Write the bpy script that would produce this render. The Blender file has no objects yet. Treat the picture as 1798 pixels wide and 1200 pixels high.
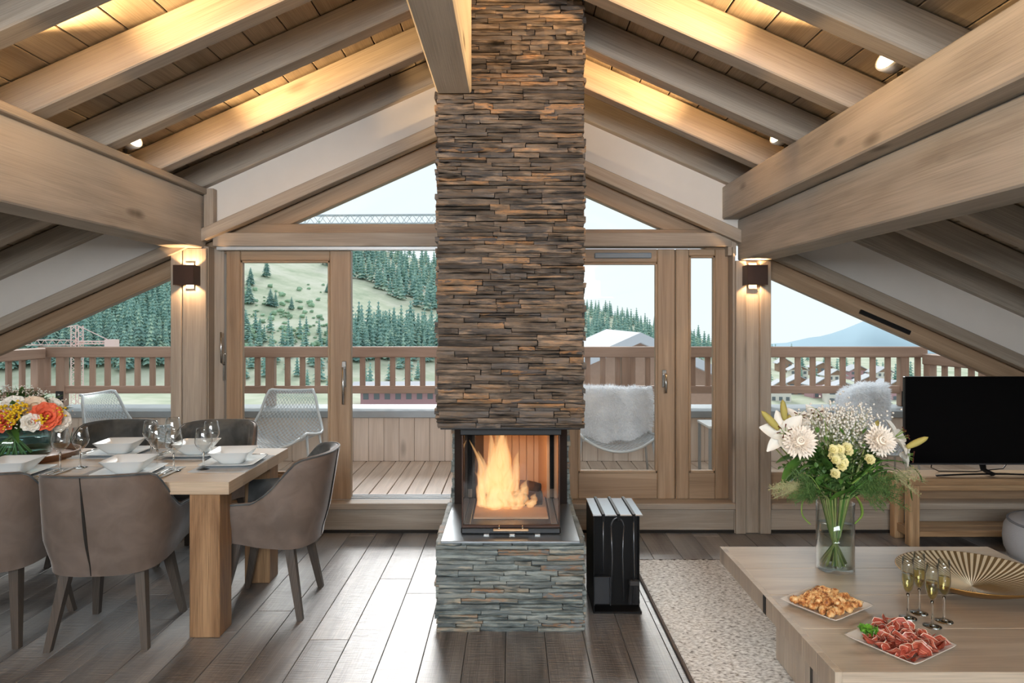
import bpy, math, random
from mathutils import Vector, Matrix, noise

random.seed(7)
PI = math.pi
scene = bpy.context.scene
COL = scene.collection
EYE = 1.55                       # camera height above the floor
FPX = 1200.0                     # focal length in pixels of an 1798 wide frame

# ---------------------------------------------------------------- camera
cam_data = bpy.data.cameras.new('camera')
cam = bpy.data.objects.new('camera', cam_data)
COL.objects.link(cam)
cam.location = (0.0, 0.0, EYE)
cam.rotation_euler = (PI / 2, 0, 0)
cam_data.sensor_width = 36.0
cam_data.lens = 36.0 * FPX / 1798.0
cam_data.shift_y = -(600 - 562) / 1798.0
cam_data.clip_start = 0.05
cam_data.clip_end = 8000
scene.camera = cam

# ---------------------------------------------------------------- colour management
vs = scene.view_settings
scene.display_settings.display_device = 'sRGB'
vs.view_transform = 'Standard'
vs.look = 'None'
vs.exposure = 0.15
vs.gamma = 1.0
vs.use_curve_mapping = False
cy = scene.cycles
cy.max_bounces = 10
cy.diffuse_bounces = 5
cy.glossy_bounces = 4
cy.transmission_bounces = 8
cy.transparent_max_bounces = 40
cy.caustics_reflective = False
cy.caustics_refractive = False
cy.sample_clamp_indirect = 4.0
cy.use_denoising = True


def S(r, g, b, a=1.0):
    def f(c):
        c /= 255.0
        return c / 12.92 if c <= 0.04045 else ((c + 0.055) / 1.055) ** 2.4
    return (f(r), f(g), f(b), a)


# ---------------------------------------------------------------- sky
world = bpy.data.worlds.new('sky')
scene.world = world
world.use_nodes = True
wn = world.node_tree.nodes
wl = world.node_tree.links
wn.clear()
w_out = wn.new('ShaderNodeOutputWorld')
w_bg = wn.new('ShaderNodeBackground')
w_tc = wn.new('ShaderNodeTexCoord')
w_sep = wn.new('ShaderNodeSeparateXYZ')
w_ramp = wn.new('ShaderNodeValToRGB')
wl.new(w_tc.outputs['Generated'], w_sep.inputs[0])
wl.new(w_sep.outputs['Z'], w_ramp.inputs['Fac'])
w_ramp.color_ramp.elements[0].position = 0.0
w_ramp.color_ramp.elements[0].color = S(226, 235, 239)
w_ramp.color_ramp.elements[1].position = 0.6
w_ramp.color_ramp.elements[1].color = S(220, 230, 237)
wl.new(w_ramp.outputs['Color'], w_bg.inputs['Color'])
w_bg.inputs['Strength'].default_value = 1.15
wl.new(w_bg.outputs[0], w_out.inputs['Surface'])

# ---------------------------------------------------------------- hazy sun, high beyond the balcony
sd = bpy.data.lights.new('sun', 'SUN')
sun = bpy.data.objects.new('sun', sd)
COL.objects.link(sun)
sd.energy = 2.4
sd.angle = math.radians(20)
sd.color = (1.0, 0.99, 0.97)
sun_dir = Vector((-0.03, 0.84, 0.52)).normalized()
sun.rotation_euler = sun_dir.to_track_quat('Z', 'Y').to_euler()

# ---------------------------------------------------------------- unseen fill lamp added behind the camera to brighten the room
def area_light(name, loc, target, sx, sy, power, color):
    d = bpy.data.lights.new(name, 'AREA')
    d.shape = 'RECTANGLE'
    d.size = sx
    d.size_y = sy
    d.energy = power
    d.color = color
    o = bpy.data.objects.new(name, d)
    COL.objects.link(o)
    o.location = loc
    o.rotation_euler = (Vector(loc) - Vector(target)).to_track_quat('Z', 'Y').to_euler()
    return o

area_light('rear_fill_light', (-0.3, -2.5, 2.35), (-0.1, 4.0, 1.2), 4.4, 0.8, 300.0, (0.90, 0.95, 1.0))


# ================================================================ mesh builder
class MB:
    def __init__(self):
        self.v = []
        self.f = []
        self.uv = []
        self.sm = []

    def add(self, verts, faces, uvs=None, smooth=False):
        b = len(self.v)
        self.v.extend([tuple(p) for p in verts])
        for i, fc in enumerate(faces):
            self.f.append([b + k for k in fc])
            self.uv.append(uvs[i] if uvs else [(verts[k][0] + verts[k][1] * 0.37, verts[k][2] + verts[k][1] * 0.5) for k in fc])
            self.sm.append(smooth)

    # chamfered box: centre c, full size s, optional rotation matrix, grain axis g
    def box(self, c, s, R=None, ch=0.003, g=None, jit=None):
        c = Vector(c)
        h = [x / 2.0 for x in s]
        if g is None:
            g = max(range(3), key=lambda i: s[i])
        ch = min(ch, min(h) * 0.6)
        loc = []
        idx = {}
        for sx in (-1, 1):
            for sy in (-1, 1):
                for sz in (-1, 1):
                    sg = (sx, sy, sz)
                    for ax in range(3):
                        p = [sg[i] * (h[i] if i == ax else h[i] - ch) for i in range(3)]
                        if ch <= 0 and ax > 0:
                            idx[(sg, ax)] = idx[(sg, 0)]
                            continue
                        idx[(sg, ax)] = len(loc)
                        loc.append(Vector(p))
        faces = []
        for ax in range(3):
            a, b = (ax + 1) % 3, (ax + 2) % 3
            for sgn in (-1, 1):
                q = []
                for (ta, tb) in ((-1, -1), (1, -1), (1, 1), (-1, 1)):
                    k = [0, 0, 0]
                    k[ax] = sgn
                    k[a] = ta
                    k[b] = tb
                    q.append(idx[(tuple(k), ax)])
                faces.append(q)
        if ch > 0:
            for ax in range(3):
                a, b = (ax + 1) % 3, (ax + 2) % 3
                for ta in (-1, 1):
                    for tb in (-1, 1):
                        k0 = [0, 0, 0]
                        k0[a] = ta
                        k0[b] = tb
                        k1 = list(k0)
                        k0[ax] = -1
                        k1[ax] = 1
                        k0, k1 = tuple(k0), tuple(k1)
                        faces.append([idx[(k0, a)], idx[(k1, a)], idx[(k1, b)], idx[(k0, b)]])
            for sx in (-1, 1):
                for sy in (-1, 1):
                    for sz in (-1, 1):
                        sg = (sx, sy, sz)
                        faces.append([idx[(sg, 0)], idx[(sg, 1)], idx[(sg, 2)]])
        a, b = [i for i in range(3) if i != g]
        du, dv = random.random() * 9, random.random() * 9
        uvs = []
        out = []
        for fc in faces:
            pts = [loc[k] for k in fc]
            n = (pts[1] - pts[0]).cross(pts[2] - pts[0])
            m = sum(pts, Vector()) / len(pts)
            if n.dot(m) < 0:
                fc = fc[::-1]
                pts = pts[::-1]
            n = n.normalized()
            if abs(n[g]) > 0.8:
                uvs.append([(p[a] * 0.4 + du, p[b] + dv) for p in pts])
            else:
                uvs.append([(p[g] + du, p[a] + p[b] + dv) for p in pts])
            out.append(fc)
        if jit:
            loc = [p + Vector((random.uniform(-jit, jit), random.uniform(-jit, jit), random.uniform(-jit, jit))) for p in loc]
        if R is not None:
            loc = [R @ p for p in loc]
        self.add([p + c for p in loc], out, uvs)
        return self

    # beam from p0 to p1 with width w (sideways) and height h (along up)
    def beam(self, p0, p1, w, h, up=(0, 0, 1), ch=0.004):
        p0, p1 = Vector(p0), Vector(p1)
        x = (p1 - p0)
        L = x.length
        x.normalize()
        y = Vector(up).cross(x)
        if y.length < 1e-6:
            y = Vector((0, 1, 0)).cross(x)
        y.normalize()
        z = x.cross(y)
        R = Matrix((x, y, z)).transposed()
        self.box((p0 + p1) / 2, (L, w, h), R, ch, 0)
        return self

    # prism: polygon (x,z pairs) extruded along y from y0 to y1
    def prism(self, poly, y0, y1):
        n = len(poly)
        area = sum(poly[i][0] * poly[(i + 1) % n][1] - poly[(i + 1) % n][0] * poly[i][1] for i in range(n))
        if area < 0:
            poly = poly[::-1]
        vs_ = [(x, y0, z) for x, z in poly] + [(x, y1, z) for x, z in poly]
        fs = [list(range(n)), [n + i for i in range(n)][::-1]]
        for i in range(n):
            j = (i + 1) % n
            fs.append([j, i, n + i, n + j])
        uvs = []
        for fc in fs:
            uvs.append([(vs_[k][0] + vs_[k][1] * 0.3, vs_[k][2] + vs_[k][1]) for k in fc])
        self.add(vs_, fs, uvs)
        return self

    # surface of revolution about z through c; profile [(r,z)...]
    def lathe(self, prof, c=(0, 0, 0), n=24, smooth=True, R=None):
        vs_ = []
        fs = []
        uvs = []
        c = Vector(c)
        m = len(prof)
        for i in range(n):
            a = 2 * PI * i / n
            for r, z in prof:
                p = Vector((r * math.cos(a), r * math.sin(a), z))
                if R is not None:
                    p = R @ p
                vs_.append(p + c)
        L = [0.0]
        for k in range(1, m):
            L.append(L[-1] + math.hypot(prof[k][0] - prof[k - 1][0], prof[k][1] - prof[k - 1][1]))
        for i in range(n):
            j = (i + 1) % n
            for k in range(m - 1):
                q = [i * m + k, j * m + k, j * m + k + 1, i * m + k + 1]
                u0, u1 = i / n, (i + 1) / n
                uv = [(u0, L[k]), (u1, L[k]), (u1, L[k + 1]), (u0, L[k + 1])]
                if prof[k][0] < 1e-6:
                    q = [q[0], q[2], q[3]]
                    uv = [uv[0], uv[2], uv[3]]
                elif prof[k + 1][0] < 1e-6:
                    q = q[:3]
                    uv = uv[:3]
                fs.append(q)
                uvs.append(uv)
        self.add(vs_, fs, uvs, smooth)
        return self

    # tube along points with radius or list of radii
    def tube(self, pts, r, n=8, smooth=True, caps=True, flat=1.0):
        pts = [Vector(p) for p in pts]
        m = len(pts)
        rr = r if isinstance(r, (list, tuple)) else [r] * m
        vs_ = []
        t0 = (pts[1] - pts[0]).normalized()
        ref = Vector((0, 0, 1)) if abs(t0.z) < 0.9 else Vector((1, 0, 0))
        a = t0.cross(ref).normalized()
        L = 0.0
        Ls = []
        for i in range(m):
            if i:
                L += (pts[i] - pts[i - 1]).length
            Ls.append(L)
            t = (pts[min(i + 1, m - 1)] - pts[max(i - 1, 0)]).normalized()
            a = (a - t * a.dot(t))
            if a.length < 1e-6:
                a = t.orthogonal()
            a.normalize()
            b = t.cross(a)
            for k in range(n):
                w = 2 * PI * k / n
                vs_.append(pts[i] + (a * math.cos(w) + b * math.sin(w) * flat) * rr[i])
        fs, uvs = [], []
        for i in range(m - 1):
            for k in range(n):
                k2 = (k + 1) % n
                fs.append([i * n + k, i * n + k2, (i + 1) * n + k2, (i + 1) * n + k])
                uvs.append([(Ls[i], k / n * .1), (Ls[i], (k + 1) / n * .1), (Ls[i + 1], (k + 1) / n * .1), (Ls[i + 1], k / n * .1)])
        if caps:
            fs.append(list(range(n))[::-1])
            uvs.append([(0, 0)] * n)
            fs.append([(m - 1) * n + k for k in range(n)])
            uvs.append([(0, 0)] * n)
        self.add(vs_, fs, uvs, smooth)
        return self

    # grid surface from function f(i,j) -> point
    def grid(self, nu, nv, f, smooth=True, wrap=False, uvf=None):
        vs_ = [f(i, j) for i in range(nu) for j in range(nv)]
        fs, uvs = [], []
        for i in range(nu if wrap else nu - 1):
            i2 = (i + 1) % nu
            for j in range(nv - 1):
                fs.append([i * nv + j, i2 * nv + j, i2 * nv + j + 1, i * nv + j + 1])
                if uvf:
                    uvs.append([uvf(i, j), uvf(i + 1, j), uvf(i + 1, j + 1), uvf(i, j + 1)])
                else:
                    uvs.append([(i / nu, j / nv), ((i + 1) / nu, j / nv), ((i + 1) / nu, (j + 1) / nv), (i / nu, (j + 1) / nv)])
        self.add(vs_, fs, uvs, smooth)
        return self

    # closed blob: icosphere-like (uv sphere) with radii and noise
    def blob(self, c, rad, n=10, m=7, amp=0.0, fr=3.0, R=None, seed=0.0):
        c = Vector(c)
        top = []
        vs_ = []
        for j in range(1, m):
            th = PI * j / m
            for i in range(n):
                a = 2 * PI * i / n
                p = Vector((math.sin(th) * math.cos(a), math.sin(th) * math.sin(a), math.cos(th)))
                k = 1 + amp * noise.noise(p * fr + Vector((seed, seed * 1.3, 0)))
                p = Vector((p.x * rad[0], p.y * rad[1], p.z * rad[2])) * k
                vs_.append(p)
        vs_.append(Vector((0, 0, rad[2])))
        vs_.append(Vector((0, 0, -rad[2])))
        it, ib = len(vs_) - 2, len(vs_) - 1
        fs = []
        for i in range(n):
            i2 = (i + 1) % n
            fs.append([it, i, i2])
            for j in range(m - 2):
                fs.append([j * n + i, (j + 1) * n + i, (j + 1) * n + i2, j * n + i2])
            fs.append([(m - 2) * n + i, ib, (m - 2) * n + i2])
        if R is not None:
            vs_ = [R @ p for p in vs_]
        self.add([p + c for p in vs_], fs, None, True)
        return self

    def mesh(self, name, off=Vector((0, 0, 0))):
        me = bpy.data.meshes.new(name)
        me.from_pydata([(p[0] - off[0], p[1] - off[1], p[2] - off[2]) for p in self.v], [], self.f)
        uvl = me.uv_layers.new(name='UVMap')
        flat = [c for face in self.uv for p in face for c in p]
        uvl.data.foreach_set('uv', flat)
        me.polygons.foreach_set('use_smooth', self.sm)
        me.update()
        return me


WLOC = {}


def obj(name, mb, mat, parent=None, loc=None):
    """link a mesh object; vertices are given in world (or the design's) coordinates"""
    off = Vector(WLOC.get(parent.name, (0, 0, 0))) if parent is not None else Vector((0, 0, 0))
    if parent is None and loc is not None:
        off = Vector(loc)
    me = mb.mesh(name, off)
    me.materials.append(mat)
    o = bpy.data.objects.new(name, me)
    COL.objects.link(o)
    if parent is not None:
        o.parent = parent
    elif loc is not None:
        o.location = loc
    WLOC[o.name] = tuple(off)
    return o


def tag(o, label=None, cat=None, group=None, kind=None):
    if label:
        o['label'] = label
    if cat:
        o['category'] = cat
    if group:
        o['group'] = group
    if kind:
        o['kind'] = kind
    return o


def thing(name, label, cat, loc=(0, 0, 0), group=None):
    o = bpy.data.objects.new(name, None)
    o.empty_display_size = 0.1
    COL.objects.link(o)
    o.location = loc
    WLOC[o.name] = tuple(loc)
    return tag(o, label, cat, group)


def struct(name, mb, mat, parent=None):
    o = obj(name, mb, mat, parent)
    if parent is None:
        o['kind'] = 'structure'
    return o


def stuff(o):
    o['kind'] = 'stuff'
    return o


def kids(o):
    return [c for c in COL.objects if c.parent == o]


def copy_tree(root, loc, rz=0.0, label=None, group=None, tree=None, scale=None):
    r = root.copy()
    COL.objects.link(r)
    r.location = loc
    r.rotation_euler = (0, 0, rz)
    if scale:
        r.scale = (scale, scale, scale)
    if label:
        r['label'] = label
    if group:
        r['group'] = group
    for ch, subs in tree:
        c = ch.copy()
        COL.objects.link(c)
        c.parent = r
        for g in subs:
            d = g.copy()
            COL.objects.link(d)
            d.parent = c
    return r


def tree_of(root):
    return [(c, list(c.children)) for c in root.children]


def P(x, y, Y):
    """the point at depth Y seen at pixel (x, y) of the 1798 x 1200 photograph"""
    return Vector(((x - 899) * Y / FPX, Y, EYE - (y - 562) * Y / FPX))


# ================================================================ materials
def newmat(name):
    m = bpy.data.materials.new(name)
    m.use_nodes = True
    nt = m.node_tree
    nt.nodes.clear()
    out = nt.nodes.new('ShaderNodeOutputMaterial')
    return m, nt, out


def N(nt, kind, **kw):
    n = nt.nodes.new(kind)
    for k, v in kw.items():
        if hasattr(n, k):
            setattr(n, k, v)
        else:
            n.inputs[k.replace('_', ' ')].default_value = v
    return n


def ramp(nt, stops):
    r = nt.nodes.new('ShaderNodeValToRGB')
    el = r.color_ramp.elements
    while len(el) < len(stops):
        el.new(0.5)
    for e, (p, c) in zip(el, stops):
        e.position = p
        e.color = c
    return r


def mixrgb(nt, mode, fac, a, b):
    m = nt.nodes.new('ShaderNodeMix')
    m.data_type = 'RGBA'
    m.blend_type = mode
    for sock, val in ((m.inputs[0], fac), (m.inputs[6], a), (m.inputs[7], b)):
        if isinstance(val, bpy.types.NodeSocket):
            nt.links.new(val, sock)
        else:
            sock.default_value = val
    return m.outputs[2]


def math_(nt, op, a, b=0.0):
    m = nt.nodes.new('ShaderNodeMath')
    m.operation = op
    for sock, val in ((m.inputs[0], a), (m.inputs[1], b)):
        if isinstance(val, bpy.types.NodeSocket):
            nt.links.new(val, sock)
        else:
            sock.default_value = val
    return m.outputs[0]


def plain(name, col, rough=0.5, metal=0.0, spec=0.5, bump=0.0, bscale=60.0, var=0.0, sheen=0.0, vscale=8.0, trans=0.0, ior=1.45, coat=0.0):
    """principled material with mild noise variation of tone and fine relief"""
    m, nt, out = newmat(name)
    b = N(nt, 'ShaderNodeBsdfPrincipled')
    b.inputs['Roughness'].default_value = rough
    b.inputs['Metallic'].default_value = metal
    b.inputs['Specular IOR Level'].default_value = spec
    b.inputs['Sheen Weight'].default_value = sheen
    b.inputs['Sheen Roughness'].default_value = 0.35
    b.inputs['Transmission Weight'].default_value = trans
    b.inputs['IOR'].default_value = ior
    b.inputs['Coat Weight'].default_value = coat
    tc = N(nt, 'ShaderNodeTexCoord')
    oi = N(nt, 'ShaderNodeObjectInfo')
    nz = N(nt, 'ShaderNodeTexNoise')
    nz.inputs['Scale'].default_value = vscale
    nz.inputs['Detail'].default_value = 4
    nt.links.new(tc.outputs['Object'], nz.inputs['Vector'])
    f = math_(nt, 'ADD', math_(nt, 'MULTIPLY', nz.outputs['Fac'], 1.0), math_(nt, 'MULTIPLY', oi.outputs['Random'], 0.6))
    lo = tuple(c * (1 - var) for c in col[:3]) + (1,)
    hi = tuple(min(1, c * (1 + var)) for c in col[:3]) + (1,)
    r = ramp(nt, [(0.3, lo), (1.3 if False else 1.0, hi)])
    nt.links.new(f, r.inputs['Fac'])
    nt.links.new(r.outputs['Color'], b.inputs['Base Color'])
    if bump > 0:
        n2 = N(nt, 'ShaderNodeTexNoise')
        n2.inputs['Scale'].default_value = bscale
        n2.inputs['Detail'].default_value = 3
        nt.links.new(tc.outputs['Object'], n2.inputs['Vector'])
        bp = N(nt, 'ShaderNodeBump')
        bp.inputs['Strength'].default_value = bump
        bp.inputs['Distance'].default_value = 0.01
        nt.links.new(n2.outputs['Fac'], bp.inputs['Height'])
        nt.links.new(bp.outputs[0], b.inputs['Normal'])
    nt.links.new(b.outputs[0], out.inputs['Surface'])
    return m


def wood(name, dark, light, rough=0.55, spec=0.35, u=0.7, v=9.0, fine=0.35, knots=0.5, tone=0.25, saw=0.0, bump=0.15, knotcol=None, grey=None, coat=0.0):
    m, nt, out = newmat(name)
    L = nt.links
    b = N(nt, 'ShaderNodeBsdfPrincipled')
    b.inputs['Specular IOR Level'].default_value = spec
    b.inputs['Coat Weight'].default_value = coat
    b.inputs['Coat Roughness'].default_value = 0.42
    b.inputs['Coat IOR'].default_value = 1.7
    uv = N(nt, 'ShaderNodeUVMap')
    oi = N(nt, 'ShaderNodeObjectInfo')
    off = N(nt, 'ShaderNodeCombineXYZ')
    L.new(math_(nt, 'MULTIPLY', oi.outputs['Random'], 37.0), off.inputs[0])
    L.new(math_(nt, 'MULTIPLY', oi.outputs['Random'], 91.0), off.inputs[1])
    ad = N(nt, 'ShaderNodeVectorMath', operation='ADD')
    L.new(uv.outputs[0], ad.inputs[0])
    L.new(off.outputs[0], ad.inputs[1])
    mp = N(nt, 'ShaderNodeMapping')
    mp.inputs['Scale'].default_value = (u, v, 1)
    L.new(ad.outputs[0], mp.inputs['Vector'])
    n1 = N(nt, 'ShaderNodeTexNoise')
    n1.inputs['Scale'].default_value = 1.0
    n1.inputs['Detail'].default_value = 5
    n1.inputs['Roughness'].default_value = 0.62
    n1.inputs['Distortion'].default_value = 0.9
    L.new(mp.outputs[0], n1.inputs['Vector'])
    r1 = ramp(nt, [(0.28, dark), (0.72, light)])
    L.new(n1.outputs['Fac'], r1.inputs['Fac'])
    mp2 = N(nt, 'ShaderNodeMapping')
    mp2.inputs['Scale'].default_value = (5 * u, 28 * v, 1)
    L.new(ad.outputs[0], mp2.inputs['Vector'])
    n2 = N(nt, 'ShaderNodeTexNoise')
    n2.inputs['Scale'].default_value = 1.0
    n2.inputs['Detail'].default_value = 3
    n2.inputs['Distortion'].default_value = 0.3
    L.new(mp2.outputs[0], n2.inputs['Vector'])
    r2 = ramp(nt, [(0.32, (1 - fine, 1 - fine, 1 - fine, 1)), (0.62, (1, 1, 1, 1))])
    L.new(n2.outputs['Fac'], r2.inputs['Fac'])
    c = mixrgb(nt, 'MULTIPLY', 1.0, r1.outputs['Color'], r2.outputs['Color'])
    if grey:
        n4 = N(nt, 'ShaderNodeTexNoise')
        n4.inputs['Scale'].default_value = 0.8
        n4.inputs['Detail'].default_value = 3
        mp4 = N(nt, 'ShaderNodeMapping')
        mp4.inputs['Scale'].default_value = (1.2, 3.5, 1)
        L.new(ad.outputs[0], mp4.inputs['Vector'])
        L.new(mp4.outputs[0], n4.inputs['Vector'])
        r4 = ramp(nt, [(0.42, (0, 0, 0, 1)), (0.68, (1, 1, 1, 1))])
        L.new(n4.outputs['Fac'], r4.inputs['Fac'])
        c = mixrgb(nt, 'MIX', math_(nt, 'MULTIPLY', r4.outputs['Color'], 0.75), c, grey)
    if knots > 0:
        mp3 = N(nt, 'ShaderNodeMapping')
        mp3.inputs['Scale'].default_value = (1.5, 4.2, 1)
        L.new(ad.outputs[0], mp3.inputs['Vector'])
        vo = N(nt, 'ShaderNodeTexVoronoi')
        vo.inputs['Scale'].default_value = 1.0
        L.new(mp3.outputs[0], vo.inputs['Vector'])
        r3 = ramp(nt, [(0.05, (1, 1, 1, 1)), (0.15, (0, 0, 0, 1))])
        L.new(vo.outputs['Distance'], r3.inputs['Fac'])
        kc = knotcol or tuple(x * 0.35 for x in dark[:3]) + (1,)
        c = mixrgb(nt, 'MIX', math_(nt, 'MULTIPLY', r3.outputs['Color'], knots), c, kc)
    hs = N(nt, 'ShaderNodeHueSaturation')
    L.new(c, hs.inputs['Color'])
    L.new(math_(nt, 'ADD', math_(nt, 'MULTIPLY', oi.outputs['Random'], 2 * tone), 1.0 - tone), hs.inputs['Value'])
    L.new(hs.outputs[0], b.inputs['Base Color'])
    ro = N(nt, 'ShaderNodeMapRange')
    ro.inputs['To Min'].default_value = max(0.05, rough - 0.1)
    ro.inputs['To Max'].default_value = rough + 0.1
    L.new(n1.outputs['Fac'], ro.inputs['Value'])
    L.new(ro.outputs[0], b.inputs['Roughness'])
    h = n2.outputs['Fac']
    if saw > 0:                                          # saw marks across the board
        mp5 = N(nt, 'ShaderNodeMapping')
        mp5.inputs['Scale'].default_value = (95, 7, 1)
        L.new(ad.outputs[0], mp5.inputs['Vector'])
        n5 = N(nt, 'ShaderNodeTexNoise')
        n5.inputs['Scale'].default_value = 1.0
        n5.inputs['Detail'].default_value = 2
        L.new(mp5.outputs[0], n5.inputs['Vector'])
        h = math_(nt, 'ADD', math_(nt, 'MULTIPLY', h, 0.5), math_(nt, 'MULTIPLY', n5.outputs['Fac'], saw))
        # broad unevenness of the hand scraped face
        n6 = N(nt, 'ShaderNodeTexNoise')
        n6.inputs['Scale'].default_value = 1.0
        mp6 = N(nt, 'ShaderNodeMapping')
        mp6.inputs['Scale'].default_value = (2.2, 14, 1)
        L.new(ad.outputs[0], mp6.inputs['Vector'])
        L.new(mp6.outputs[0], n6.inputs['Vector'])
        h = math_(nt, 'ADD', h, math_(nt, 'MULTIPLY', n6.outputs['Fac'], 1.5))
    bp = N(nt, 'ShaderNodeBump')
    bp.inputs['Strength'].default_value = bump
    bp.inputs['Distance'].default_value = 0.004
    L.new(h, bp.inputs['Height'])
    L.new(bp.outputs[0], b.inputs['Normal'])
    L.new(b.outputs[0], out.inputs['Surface'])
    return m


def thin_glass(name, tint=(1, 1, 1, 1), refl=1.0, rough=0.0, f0=0.025):
    m, nt, out = newmat(name)
    t = N(nt, 'ShaderNodeBsdfTransparent')
    t.inputs['Color'].default_value = tint
    g = N(nt, 'ShaderNodeBsdfGlossy')
    g.inputs['Roughness'].default_value = rough
    fr = N(nt, 'ShaderNodeLayerWeight')
    fr.inputs['Blend'].default_value = 0.5
    mx = N(nt, 'ShaderNodeMixShader')
    f5 = math_(nt, 'ADD', f0, math_(nt, 'MULTIPLY', math_(nt, 'POWER', fr.outputs['Facing'], 4.0), 0.9))
    nt.links.new(math_(nt, 'MINIMUM', math_(nt, 'MULTIPLY', f5, refl), 0.95), mx.inputs[0])
    nt.links.new(t.outputs[0], mx.inputs[1])
    nt.links.new(g.outputs[0], mx.inputs[2])
    nt.links.new(mx.outputs[0], out.inputs['Surface'])
    return m


def emit(name, col, strength):
    m, nt, out = newmat(name)
    e = N(nt, 'ShaderNodeEmission')
    e.inputs['Color'].default_value = col
    e.inputs['Strength'].default_value = strength
    nt.links.new(e.outputs[0], out.inputs['Surface'])
    return m


def slate(name, stops, rough=0.6):
    m, nt, out = newmat(name)
    L = nt.links
    b = N(nt, 'ShaderNodeBsdfPrincipled')
    b.inputs['Roughness'].default_value = rough
    b.inputs['Specular IOR Level'].default_value = 0.4
    ge = N(nt, 'ShaderNodeNewGeometry')
    oi = N(nt, 'ShaderNodeObjectInfo')
    rnd = math_(nt, 'FRACT', math_(nt, 'ADD', ge.outputs['Random Per Island'], oi.outputs['Random']))
    tc = N(nt, 'ShaderNodeTexCoord')
    mp = N(nt, 'ShaderNodeMapping')
    mp.inputs['Scale'].default_value = (9, 9, 45)
    L.new(tc.outputs['Object'], mp.inputs['Vector'])
    nz = N(nt, 'ShaderNodeTexNoise')
    nz.inputs['Scale'].default_value = 1.0
    nz.inputs['Detail'].default_value = 6
    nz.inputs['Roughness'].default_value = 0.65
    L.new(mp.outputs[0], nz.inputs['Vector'])
    r = ramp(nt, stops)
    r.color_ramp.interpolation = 'EASE'
    f = math_(nt, 'ADD', rnd, math_(nt, 'MULTIPLY', math_(nt, 'SUBTRACT', nz.outputs['Fac'], 0.5), 0.9))
    L.new(math_(nt, 'MINIMUM', math_(nt, 'MAXIMUM', f, 0.0), 0.999), r.inputs['Fac'])
    r2 = ramp(nt, [(0.3, (0.45, 0.45, 0.45, 1)), (0.7, (1.25, 1.25, 1.25, 1))])
    L.new(nz.outputs['Fac'], r2.inputs['Fac'])
    c = mixrgb(nt, 'MULTIPLY', 1.0, r.outputs['Color'], r2.outputs['Color'])
    L.new(c, b.inputs['Base Color'])
    bp = N(nt, 'ShaderNodeBump')
    bp.inputs['Strength'].default_value = 0.9
    bp.inputs['Distance'].default_value = 0.008
    L.new(nz.outputs['Fac'], bp.inputs['Height'])
    L.new(bp.outputs[0], b.inputs['Normal'])
    L.new(b.outputs[0], out.inputs['Surface'])
    return m


M = {}
M['beam'] = wood('greyed_spruce', S(152, 144, 133), S(196, 189, 178), 0.6, 0.3, 0.5, 7, 0.24, 0.9, 0.08, bump=0.2, grey=S(200, 192, 180))
M['rafter'] = wood('greyed_spruce_rafter', S(152, 142, 129), S(192, 182, 168), 0.6, 0.3, 0.5, 8, 0.22, 0.5, 0.08, bump=0.15)
M['board'] = wood('ceiling_board', S(164, 150, 130), S(198, 184, 164), 0.6, 0.25, 0.6, 9, 0.25, 0.4, 0.10)
M['frame'] = wood('oak_frame', S(144, 118, 92), S(184, 158, 130), 0.45, 0.35, 0.6, 14, 0.22, 0.15, 0.08)
M['trim'] = wood('stained_trim', S(150, 137, 122), S(188, 175, 159), 0.5, 0.35, 0.6, 9, 0.22, 0.5, 0.08)
M['floor'] = wood('smoked_oak_floor', S(68, 63, 60), S(152, 146, 141), 0.44, 0.9, 0.7, 8, 0.55, 0.5, 0.28, saw=2.4, bump=0.5, grey=S(150, 150, 149), coat=0.6)
M['oak'] = wood('table_oak', S(176, 152, 124), S(214, 194, 168), 0.36, 0.6, 0.7, 10, 0.22, 0.3, 0.05, knotcol=S(70, 52, 36), coat=0.5)
M['oakleg'] = wood('table_leg_oak', S(124, 92, 64), S(184, 148, 110), 0.45, 0.4, 0.9, 8, 0.35, 0.8, 0.06, knotcol=S(44, 30, 20))
M['coffee'] = wood('coffee_table_oak', S(172, 152, 130), S(214, 198, 176), 0.32, 0.7, 0.7, 9, 0.28, 0.5, 0.06, knotcol=S(50, 38, 30), coat=0.9)
M['console'] = wood('reclaimed_pine', S(148, 114, 82), S(204, 170, 130), 0.6, 0.3, 0.9, 12, 0.35, 0.5, 0.08)
M['deck'] = wood('deck_board', S(178, 152, 132), S(218, 196, 176), 0.4, 0.6, 0.7, 10, 0.25, 0.2, 0.08)
M['cladding'] = wood('parapet_board', S(206, 190, 176), S(232, 218, 206), 0.6, 0.25, 0.6, 9, 0.12, 0.5, 0.04)
M['railing'] = wood('railing_wood', S(156, 124, 106), S(188, 156, 136), 0.5, 0.35, 0.7, 12, 0.2, 0.2, 0.06)
M['plaster'] = plain('white_plaster', S(226, 220, 212), 0.85, bump=0.05, var=0.03)
M['dark'] = plain('shadow_gap', S(30, 26, 22), 0.8)
M['black'] = plain('black_steel', S(16, 16, 17), 0.38, 0.0, 0.5, var=0.2)
M['blackgloss'] = plain('tv_screen', S(3, 3, 5), 0.15, 0.0, 0.12)
M['steel'] = plain('grey_steel_plate', S(150, 156, 160), 0.28, 0.85, 0.5, var=0.12, vscale=5)
M['chrome'] = plain('brushed_nickel', S(190, 188, 184), 0.25, 1.0)
M['sconce'] = plain('bronze_box', S(74, 56, 48), 0.42, 0.5, var=0.15)
M['whitemetal'] = plain('pale_grey_metal', S(196, 200, 202), 0.4, 0.3)
M['greymetal'] = plain('zinc_cap', S(158, 164, 168), 0.45, 0.4, var=0.1)
M['glass'] = thin_glass('window_glass', (0.98, 0.99, 0.985, 1), 0.8, 0.0, 0.010)
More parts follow.
